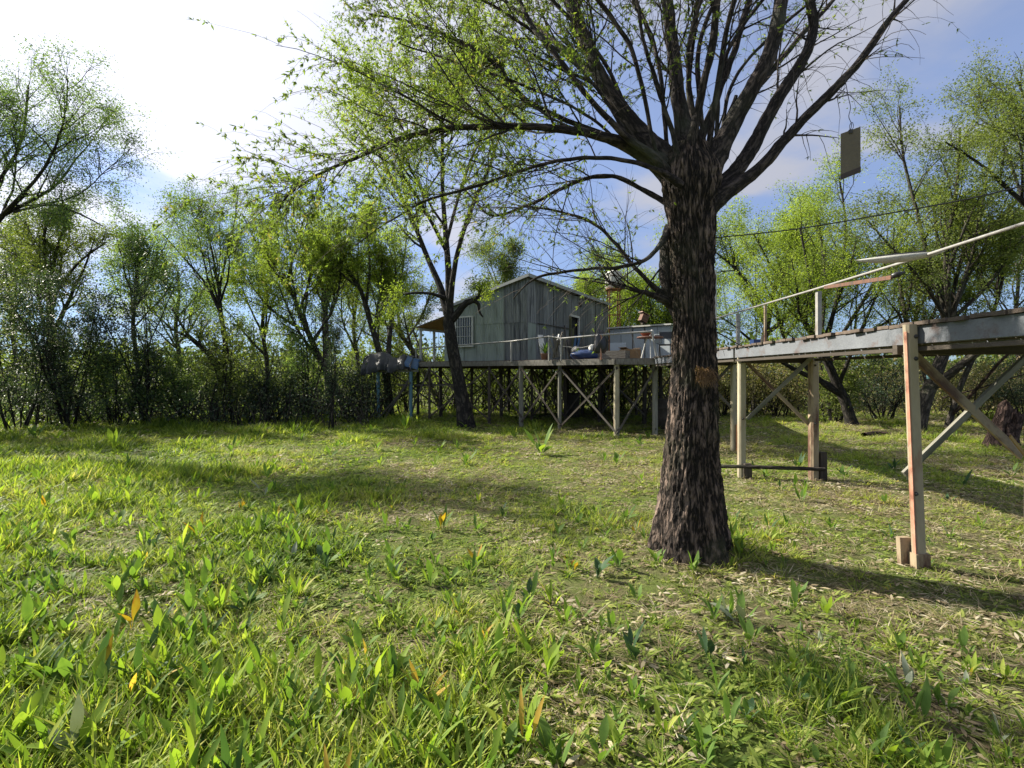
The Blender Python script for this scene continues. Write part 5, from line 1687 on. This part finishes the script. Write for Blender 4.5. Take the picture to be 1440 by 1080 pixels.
def gn_scatter(name, label, coll, pts, idx, rot, scl, tv, cat):
    me = bpy.data.meshes.new(name)
    me.vertices.add(len(pts)); me.vertices.foreach_set('co', np.asarray(pts, np.float32).ravel())
    for an, ty, dat in (('idx', 'INT', idx), ('rot', 'FLOAT_VECTOR', rot), ('scl', 'FLOAT_VECTOR', scl), ('tv', 'FLOAT', tv)):
        a = me.attributes.new(an, ty, 'POINT')
        if ty == 'FLOAT_VECTOR': a.data.foreach_set('vector', np.asarray(dat, np.float32).ravel())
        else: a.data.foreach_set('value', np.asarray(dat, np.int32 if ty == 'INT' else np.float32).ravel())
    o = mobj(name, me)
    ng = bpy.data.node_groups.new(name + '_scatter', 'GeometryNodeTree')
    ng.interface.new_socket('Geometry', in_out='INPUT', socket_type='NodeSocketGeometry')
    ng.interface.new_socket('Geometry', in_out='OUTPUT', socket_type='NodeSocketGeometry')
    gi = ng.nodes.new('NodeGroupInput'); go = ng.nodes.new('NodeGroupOutput')
    ci = ng.nodes.new('GeometryNodeCollectionInfo')
    ci.inputs['Collection'].default_value = coll
    ci.inputs['Separate Children'].default_value = True
    ci.inputs['Reset Children'].default_value = True
    ip = ng.nodes.new('GeometryNodeInstanceOnPoints')
    ip.inputs['Pick Instance'].default_value = True
    def attr(nm, ty):
        n = ng.nodes.new('GeometryNodeInputNamedAttribute'); n.data_type = ty
        n.inputs['Name'].default_value = nm
        return [s for s in n.outputs if s.enabled and s.name == 'Attribute'][0]
    Lk = ng.links.new
    Lk(gi.outputs[0], ip.inputs['Points']); Lk(ci.outputs[0], ip.inputs['Instance'])
    Lk(attr('idx', 'INT'), ip.inputs['Instance Index'])
    Lk(attr('rot', 'FLOAT_VECTOR'), ip.inputs['Rotation'])
    Lk(attr('scl', 'FLOAT_VECTOR'), ip.inputs['Scale'])
    Lk(ip.outputs[0], go.inputs[0])
    md = o.modifiers.new('scatter', 'NODES'); md.node_group = ng
    tag(o, label, cat, kind='stuff')
    return o


def vnoise(X, Yv, s, seed=0):
    return np.array([noise.noise(Vector((x * s, y * s, seed))) for x, y in zip(X, Yv)])


def scatter_pts(bands):
    """bands: (d0, d1, density per m2); points in a fan around the camera with a margin"""
    XS, YS = [], []
    for d0, d1, rho in bands:
        half = 1.06 * d1 + 1.2
        n = int(rho * (d1 - d0) * 2 * half)
        y = rng.uniform(d0, d1, n); x = rng.uniform(-half, half, n)
        k = np.abs(x) < 1.06 * np.maximum(y, .5) + 1.2
        XS.append(x[k]); YS.append(y[k])
    return np.concatenate(XS), np.concatenate(YS)


def gzv(X, Yv):
    return np.array([gz(x, y) for x, y in zip(X, Yv)])


BANDS = [(-1.5, 1.2, 40), (1.2, 3.2, 420), (3.2, 5.5, 320), (5.5, 9, 230), (9, 13, 150), (13, 17.5, 85), (17.5, 24, 22)]
grass_c = tufts('grass', [dict(nb=16, hmin=.06, hmax=.15, w=.0035, spread=.045, lean=(.7, 1.5)),
                          dict(nb=14, hmin=.05, hmax=.12, w=.0045, spread=.05, lean=(.5, 1.4)),
                          dict(nb=18, hmin=.08, hmax=.2, w=.003, spread=.05, lean=(.8, 1.5)),
                          dict(nb=10, hmin=.1, hmax=.24, w=.006, spread=.035, lean=(.9, 1.5))], M['grass'])
cover_c = tufts('cover', [dict(nb=9, hmin=.045, hmax=.10, w=.011, spread=.03, lean=(.2, 1.2), prof='leaf', K=4),
                          dict(nb=8, hmin=.06, hmax=.13, w=.0135, spread=.03, lean=(.3, 1.3), prof='leaf', K=4),
                          dict(nb=12, hmin=.035, hmax=.075, w=.0085, spread=.05, lean=(.1, 1.0), prof='leaf', K=3),
                          dict(nb=6, hmin=.10, hmax=.19, w=.012, spread=.03, lean=(.95, 1.45), prof='leaf', K=5)], M['cover'])
straw_c = tufts('straw', [dict(nb=14, hmin=.05, hmax=.16, w=.0022, spread=.09, lean=(-.05, .3), flat=True),
                          dict(nb=8, hmin=.03, hmax=.07, w=.008, spread=.09, lean=(0, .4), prof='leaf', flat=True, K=3),
                          dict(nb=10, hmin=.08, hmax=.2, w=.002, spread=.05, lean=(.1, .9))], M['straw'])


def weeds_coll():
    """upright dock clumps used for the uncounted small ones"""
    c = bpy.data.collections.new('weeds')
    for v in range(6):
        V, Q, T = [], [], []
        nl = [5, 7, 9, 6, 4, 8][v]
        for b in range(nl):
            L_ = random.uniform(.10, .24)
            v1, q1 = strap_leaf(L_, L_ * random.uniform(.045, .078), random.uniform(.2, 1.1), 6, lift=random.uniform(.95, 1.5), petiole=random.uniform(.15, .35))
            a = b / nl * 6.283 + random.uniform(-.5, .5); ca, sa = math.cos(a), math.sin(a)
            ox, oy = random.uniform(-.03, .03), random.uniform(-.03, .03)
            k = len(V); t_ = random.random()
            tw = random.uniform(-.5, .5)
            V += [(x * ca - (y + tw * z * .3) * sa + ox, x * sa + (y + tw * z * .3) * ca + oy, z) for x, y, z in v1]
            Q += [tuple(i + k for i in q) for q in q1]; T += [t_] * len(v1)
        o = bpy.data.objects.new('weeds_%02d' % v, quads_mesh('weeds', V, Q, M['weed'], tint=T))
        c.objects.link(o)
    return c


def field(X, Yv):
    """dryness and tallness masks"""
    dry = vnoise(X, Yv, .55, 2) + .5 * vnoise(X, Yv, 1.7, 5)
    tall = vnoise(X, Yv, .7, 8) + .45 * vnoise(X, Yv, 2.3, 11)
    # the open middle is short and yellowish, left and front are lusher
    mid = np.exp(-(((X + 0.8) / 4.5) ** 2 + ((Yv - 8.5) / 4.0) ** 2))
    left = 1 / (1 + np.exp((X + 1.2 + 0.15 * Yv) * 1.2))
    right = 1 / (1 + np.exp(-(X - 1.3) * 1.6))
    near = np.exp(-((Yv - 2.2) / 1.6) ** 2)
    dry = dry + .08 * mid + .22 * right - .30 * left
    tall = tall - .6 * mid + .55 * left * np.exp(-((Yv - 4) / 4.5) ** 2) - .35 * right + .1 * near
    return dry, tall


def make_stuff():
    X, Yv = scatter_pts(BANDS)
    n = len(X)
    dist = np.maximum(np.hypot(X, Yv), 1.5)
    dry, tall = field(X, Yv)
    u = rng.uniform(0, 1, n)
    pg = np.clip(.26 + .45 * tall, .07, .7)
    isg = u < pg
    iss = (~isg) & (rng.uniform(0, 1, n) < np.clip(.24 + .5 * dry + .10 * (X > 1.2), .06, .7))
    isc = (~isg) & (~iss)
    # keep off the trunk
    off = ((X - 1.57) ** 2 + (Yv - 4.32) ** 2) > .30 ** 2
    Z = gzv(X, Yv)
    far = 1 + np.clip((dist - 6) / 14, 0, 1.3)
    for nm, lab, coll, msk, nt_, cat, hs in (
            ('grass', 'short bright green grass covering the clearing', grass_c, isg & off, 4, 'grass', 1.0),
            ('ground_cover', 'low broad leaved weeds mixed through the grass', cover_c, isc & off, 4, 'weeds', 1.0),
            ('dry_litter', 'pale dry stalks and dead leaves lying between the weeds', straw_c, iss & off, 3, 'litter', 1.0)):
        k = np.where(msk)[0]
        m_ = len(k)
        pts = np.stack([X[k], Yv[k], Z[k]], 1)
        rot = np.stack([rng.normal(0, .12, m_), rng.normal(0, .12, m_), rng.uniform(0, 6.283, m_)], 1)
        s = rng.uniform(.65, 1.25, m_) * far[k]
        if nm == 'grass':
            hz = s * np.clip(.62 + .55 * tall[k], .35, 1.5)
            idx = np.where(tall[k] > .35, rng.integers(2, 4, m_), rng.integers(0, 3, m_))
        elif nm == 'ground_cover':
            s = s * np.clip(.86 + .3 * tall[k] - .12 * (X[k] > 1), .6, 1.1)
            hz = s * np.clip(.75 + .4 * tall[k], .5, 1.3)
            idx = np.where(tall[k] > .12, rng.choice([0, 1, 3, 3], m_), rng.integers(0, 3, m_))
        else:
            hz = s * .8
            idx = rng.integers(0, 3, m_)
        scl = np.stack([s, s, hz], 1)
        tv = np.clip(.54 + .32 * dry[k] + .06 * ((Yv[k] > 5) & (Yv[k] < 13)) + rng.normal(0, .13, m_), 0, 1) if nm != 'dry_litter' else rng.uniform(.05, .9, m_)
        gn_scatter(nm, lab, coll, pts, idx, rot, scl, tv, cat)


make_stuff()


def small_weeds():
    X, Yv = scatter_pts([(1.2, 3.2, 60), (3.2, 5.5, 34), (5.5, 9, 11), (9, 14, 4)])
    dry, tall = field(X, Yv)
    cl = vnoise(X, Yv, 1.1, 21)
    keep = (rng.uniform(0, 1, len(X)) < np.clip(.30 + 1.0 * tall + 1.1 * cl + .18 * (X < -.3), .02, 1)) & (((X - 1.57) ** 2 + (Yv - 4.32) ** 2) > .36 ** 2)
    X, Yv, tall, dry = X[keep], Yv[keep], tall[keep], dry[keep]
    n = len(X)
    s_ = rng.uniform(.5, 1.15, n) * np.clip(.85 + .5 * tall, .5, 1.45)
    gn_scatter('weeds', 'clumps of upright lance leaved weeds crowding the lower left and front of the clearing', weeds_coll(), np.stack([X, Yv, gzv(X, Yv) - .01], 1), rng.integers(0, 6, n),
               np.stack([rng.normal(0, .12, n), rng.normal(0, .12, n), rng.uniform(0, 6.283, n)], 1), np.stack([s_, s_, s_ * rng.uniform(.8, 1.2, n)], 1), np.clip(rng.normal(.40, .20, n) + .1 * dry, 0, .97), 'weeds')


# ------------------------------------------------------------------ broad leaved plants: each one a thing of leaves
LV = {}


def leaf_variants():
    for mt in ('dock_green', 'dock_lime', 'dock_dark', 'dock_yellow', 'dock_pale'):
        LV[mt] = []
        for v in range(5):
            L_ = [.16, .21, .26, .19, .24][v]
            W_ = [.018, .020, .024, .027, .017][v]
            V, Q = strap_leaf(L_, W_, [.4, .7, .3, .9, .5][v], 9, lift=[1.35, 1.3, 1.45, 1.25, 1.4][v], petiole=[.3, .3, .38, .3, .22][v])
            V = [(x, y + .012 * math.sin(x * 20 + v), z + .004 * math.sin(x * 45 + y * 60 + v)) for x, y, z in V]
            tn = [min(1, max(0, (.15 if i % 3 == 1 else .5) + (i // 3) / 18 + random.uniform(-.3, .3))) for i in range(len(V))]
            LV[mt].append(quads_mesh('leaf', V, Q, M[mt], tint=tn))


leaf_variants()
small_weeds()


def dock(label, X, Y, s=1.0, n=6, mats=('dock_green', 'dock_lime'), group=None, upright=.25, name='broadleaf_plant'):
    root = thing(name, label, 'plant', (X, Y, gz(X, Y) - .01), random.uniform(0, 6.28), group)
    for i in range(n):
        mt = random.choice(mats) if not isinstance(mats[0], tuple) else random.choices([m[0] for m in mats], [m[1] for m in mats])[0]
        o = bpy.data.objects.new('leaf', random.choice(LV[mt]))
        link(o, root)
        k = s * random.uniform(.6, 1.15)
        o.scale = (k, k * random.uniform(.8, 1.3), k)
        o.rotation_euler = (random.uniform(-.2, .2), random.uniform(-.15, .35) + upright * .2 - .05, i / n * 6.28 + random.uniform(-.5, .5))
        o.location = (random.uniform(-.015, .015), random.uniform(-.015, .015), 0)
    return root


def gp(x, y):
    """point of the ground seen at photograph pixel (x, y)"""
    Y = EYE * F / (y - HZ)
    return (x - 720) / F * Y, Y


MIXG = (('dock_green', 5), ('dock_lime', 4), ('dock_dark', 2))
SPECIAL = [
    (135, 965, 1.15, 7, (('dock_yellow', 2), ('dock_green', 3), ('dock_dark', 2)), 'broad leaved plant with one orange and yellow withered leaf, bottom left'),
    (60, 960, 1.2, 6, (('dock_dark', 2), ('dock_lime', 4)), 'plant with a big dark blue green upright leaf near the left edge'),
    (225, 905, 1.2, 9, (('dock_lime', 5), ('dock_green', 2)), 'bright clump of upright lime leaves right of the orange leaved plant'),
    (185, 880, .9, 5, (('dock_yellow', 3), ('dock_pale', 1), ('dock_green', 2)), 'small plant with a yellow leaf tip behind the bright lime clump'),
    (415, 790, 1.0, 5, (('dock_pale', 2), ('dock_green', 3)), 'plant with a silvery folded leaf catching the light, left of centre'),
    (455, 795, 1.0, 5, (('dock_dark', 2), ('dock_green', 2)), 'plant with one dark oval upright leaf, just right of the silvery one'),
    (550, 790, 1.0, 5, (('dock_green', 3), ('dock_pale', 1)), 'plant with a round green leaf and a pale withered one, left of the middle'),
    (672, 795, 1.15, 8, (('dock_green', 3), ('dock_lime', 4), ('dock_yellow', 1)), 'leafy plant with one tall pointed leaf at the centre of the clearing'),
    (620, 745, 1.1, 7, (('dock_dark', 2), ('dock_green', 3), ('dock_yellow', 1)), 'taller plant with dark leaves behind the central pointed leaf'),
    (762, 640, 2.4, 11, (('dock_lime', 2), ('dock_green', 4)), 'tall weed with big curling leaves standing before the middle deck posts'),
    (655, 603, 1.9, 7, (('dock_lime', 3), ('dock_green', 2)), 'low leafy weed at the foot of the slim leaning willow'),
    (163, 632, 2.0, 6, (('dock_lime', 3), ('dock_pale', 1)), 'bright weed standing alone in the grass before the left shrubs'),
    (372, 700, 1.5, 6, (('dock_pale', 3), ('dock_green', 3)), 'weed with long whitish leaves spread flat, left of the clearing'),
    (388, 665, 1.3, 4, (('dock_lime', 3), ('dock_green', 1)), 'weed with one upright bright leaf behind the whitish leaved one'),
    (570, 605, 2.2, 9, (('dock_lime', 3), ('dock_green', 3)), 'low leafy clump under the tarpaulin platform'),
    (50, 618, 2.0, 6, (('dock_green', 3),), 'leafy weed at the foot of the dark shrubs at far left'),
    (80, 620, 1.8, 6, (('dock_lime', 3),), 'pale leafy weed just right of the one below the far left shrubs'),
    (65, 720, 1.3, 6, (('dock_yellow', 2), ('dock_green', 3)), 'plant with a yellow orange leaf near the left edge halfway up'),
    (130, 715, 1.4, 5, (('dock_green', 2), ('dock_lime', 2)), 'plant with a round bright leaf right of the yellow leaved one'),
    (420, 730, 1.1, 5, (('dock_yellow', 1), ('dock_green', 3)), 'weed with a small yellow upright leaf left of the bare patch'),
    (1043, 880, 1.0, 7, (('dock_pale', 2), ('dock_green', 4)), 'plant with a large pale grey green leaf below the big trunk'),
    (840, 815, 1.0, 6, (('dock_dark', 3), ('dock_green', 2)), 'dark leaved weed left of the big trunk foot'),
    (735, 870, .9, 5, (('dock_green', 3), ('dock_lime', 2)), 'small weed with a split leaf below the centre'),
    (795, 890, .9, 6, (('dock_lime', 3), ('dock_green', 2)), 'small weed with pointed lime leaves right of the split leaved weed'),
    (890, 935, 1.0, 5, (('dock_dark', 2), ('dock_pale', 1)), 'tall dark folded leaf with withered tip, lower right of centre'),
    (770, 960, 1.0, 6, (('dock_lime', 4),), 'clump of narrow lime leaves in the lower middle'),
    (1165, 865, .9, 6, (('dock_lime', 3),), 'lime weed at the lower edge of the trunk shadow'),
    (1290, 1015, 1.0, 6, (('dock_green', 3), ('dock_lime', 2)), 'weed with long pale leaves near the lower right corner'),
    (30, 1050, 1.3, 7, (('dock_lime', 4),), 'large leaved plant cut by the lower left corner'),
    (110, 1075, 1.2, 7, (('dock_lime', 3), ('dock_pale', 1)), 'wide leaved plant on the bottom edge right of the corner plant'),
]
for (x, y, s, n, mt, lab) in SPECIAL:
    X_, Y_ = gp(x, y)
    dock(lab, X_, Y_, s, n, mt)
PLN = []
ZONES = [  # x0,x1,y0,y1,count,scale,label,weights
    (-30, 360, 840, 1090, 46, .95, 'one of the lush broad leaved weeds crowding the lower left of the clearing', MIXG),
    (360, 760, 880, 1090, 40, .8, 'one of the broad leaved weeds among dead leaves in the lower middle', MIXG),
    (760, 1160, 840, 1090, 30, .75, 'one of the broad leaved weeds below the big trunk', (('dock_green', 5), ('dock_dark', 3), ('dock_pale', 1), ('dock_lime', 2))),
    (1100, 1470, 880, 1090, 26, .65, 'one of the small weeds in the dry lower right corner', (('dock_green', 4), ('dock_lime', 2), ('dock_pale', 1))),
    (-30, 420, 660, 840, 46, 1.0, 'one of the leafy weeds in the green left half of the clearing', MIXG + (('dock_yellow', .4),)),
    (420, 900, 690, 880, 36, .8, 'one of the scattered weeds in the open middle of the clearing', MIXG + (('dock_yellow', .5), ('dock_pale', .4))),
    (1050, 1450, 650, 760, 18, 1.0, 'one of the weeds in the shade of the walkway', (('dock_green', 4), ('dock_dark', 4))),
    (300, 940, 605, 660, 22, 1.4, 'one of the weeds along the far edge before the deck', (('dock_green', 4), ('dock_lime', 3))),
]
for (x0, x1, y0, y1, cnt, s, lab, mt) in ZONES:
    for i in range(cnt):
        x = random.uniform(x0, x1); y = random.uniform(y0, y1)
        X_, Y_ = gp(x, y)
        if (X_ - 1.57) ** 2 + (Y_ - 4.32) ** 2 < .2: continue
        PLN.append((X_, Y_, s * random.uniform(.6, 1.1), random.randint(4, 7), mt, lab.replace('one of the ', ''), x, y))


LM = [(973, 785, 'the big trunk'), (1290, 798, 'the near walkway post'), (1145, 675, 'the thicker middle walkway post'), (1043, 670, 'the slender middle walkway post'),
      (867, 614, 'the palest deck post'), (733, 600, 'the deck post under the house corner'), (655, 600, 'the slim leaning willow'), (1410, 628, 'the stump'),
      (762, 640, 'the tall curling weed before the deck'), (135, 965, 'the orange leaved plant'), (225, 905, 'the bright upright lime clump'), (60, 960, 'the dark blue green leaved plant'),
      (415, 790, 'the silvery folded leaf'), (550, 790, 'the round leaved plant left of the middle'), (672, 795, 'the central pointed leaf'), (163, 632, 'the lone bright weed by the left shrubs'),
      (372, 700, 'the long whitish leaves'), (65, 720, 'the yellow leaved plant at left'), (1043, 880, 'the large pale grey green leaf'), (1165, 865, 'the lime weed edging the trunk shadow'),
      (1290, 1015, 'the long pale leaves at lower right'), (770, 960, 'the narrow lime clump in the lower middle'), (30, 1050, 'the lower left corner plant'), (890, 935, 'the dark folded leaf'),
      (465, 610, 'the slim sapling'), (577, 590, 'the platform legs')]
HUE = {'dock_green': 'green', 'dock_lime': 'lime green', 'dock_dark': 'dark green', 'dock_yellow': 'yellowing', 'dock_pale': 'pale grey green'}


def plant_zone_plants():
    used = {}
    NUM = {3: 'three', 4: 'four', 5: 'five', 6: 'six', 7: 'seven'}
    PLN.sort(key=lambda q: min(math.hypot(q[6] - l[0], q[7] - l[1]) for l in LM))
    for X_, Y_, s, n, mt, grp, x, y in PLN:
        l = min(LM, key=lambda l_: math.hypot(x - l_[0], y - l_[1]))
        dx, dy = x - l[0], y - l[1]
        if abs(dx) > abs(dy) * 1.3: ds = 'right of' if dx > 0 else 'left of'
        else: ds = 'in front of' if dy > 0 else 'behind'
        hue = random.choices([m[0] for m in mt], [m[1] for m in mt])[0]
        key = (l[2], ds, hue)
        used[key] = used.get(key, 0) + 1
        k = used[key]
        o_ = {1: 'nearest', 2: 'second nearest', 3: 'third nearest', 4: 'fourth nearest', 5: 'fifth nearest', 6: 'sixth nearest', 7: 'seventh nearest', 8: 'eighth nearest'}.get(k, 'farthest')
        lab = '%s weed, %s %s %s' % (HUE[hue], o_, ds, l[2])
        dock(lab, X_, Y_, s, n, ((hue, 6),) + tuple(m for m in mt if m[0] != 'dock_yellow')[:1], group=grp)


plant_zone_plants()

# dry epiphyte tuft on the trunk, weeds at its foot
def epiphyte():
    c = P(993, 528, Y := 4.32 - .235)
    root = thing('dry_tuft', 'tuft of dry orange brown roots growing on the big trunk', 'tuft', c)
    V, Q, T = [], [], []
    for i in range(420):
        a = random.uniform(0, 6.28); b = random.uniform(-.5, 1.3)
        d = Vector((math.cos(a) * random.uniform(.4, 1), -abs(random.gauss(.4, .3)), math.sin(a) * .9 + .2)).normalized()
        L_ = random.uniform(.02, .085)
        p0 = Vector((random.uniform(-.07, .07), random.uniform(0, .02), random.uniform(-.05, .05)))
        s = d.cross(Vector((0, 1, .2))).normalized() * .0017
        k = len(V)
        p1 = p0 + d * L_ * .5; p1 += Vector((random.uniform(-.01, .01), 0, random.uniform(-.01, .01))); p2 = p0 + d * L_ * .8 + Vector((random.uniform(-.02, .02), -.005, -.035))
        for p, f in ((p0, 1), (p1, .8), (p2, .2)):
            V += [tuple(p - s * f), tuple(p + s * f)]
        t_ = random.random(); T += [t_] * 6
        Q += [(k, k + 1, k + 3, k + 2), (k + 2, k + 3, k + 5, k + 4)]
    m = leafmat('dry_roots', [(0, (.06, .035, .02)), (1, (.26, .16, .085))], .15)
    mobj('roots', quads_mesh('roots', V, Q, m, tint=T), root)


epiphyte()
for (x, y, s, lab) in ((952, 790, .7, 'feathery weed at the left foot of the big trunk'), (1008, 800, .8, 'feathery upright weed at the right foot of the big trunk'), (975, 812, .7, 'small weed at the middle of the big trunk foot'), (925, 800, .8, 'leafy weed left of the big trunk foot')):
    X_, Y_ = gp(x, y)
    dock(lab, X_, Y_, s, 9, (('dock_green', 3), ('dock_lime', 1)))
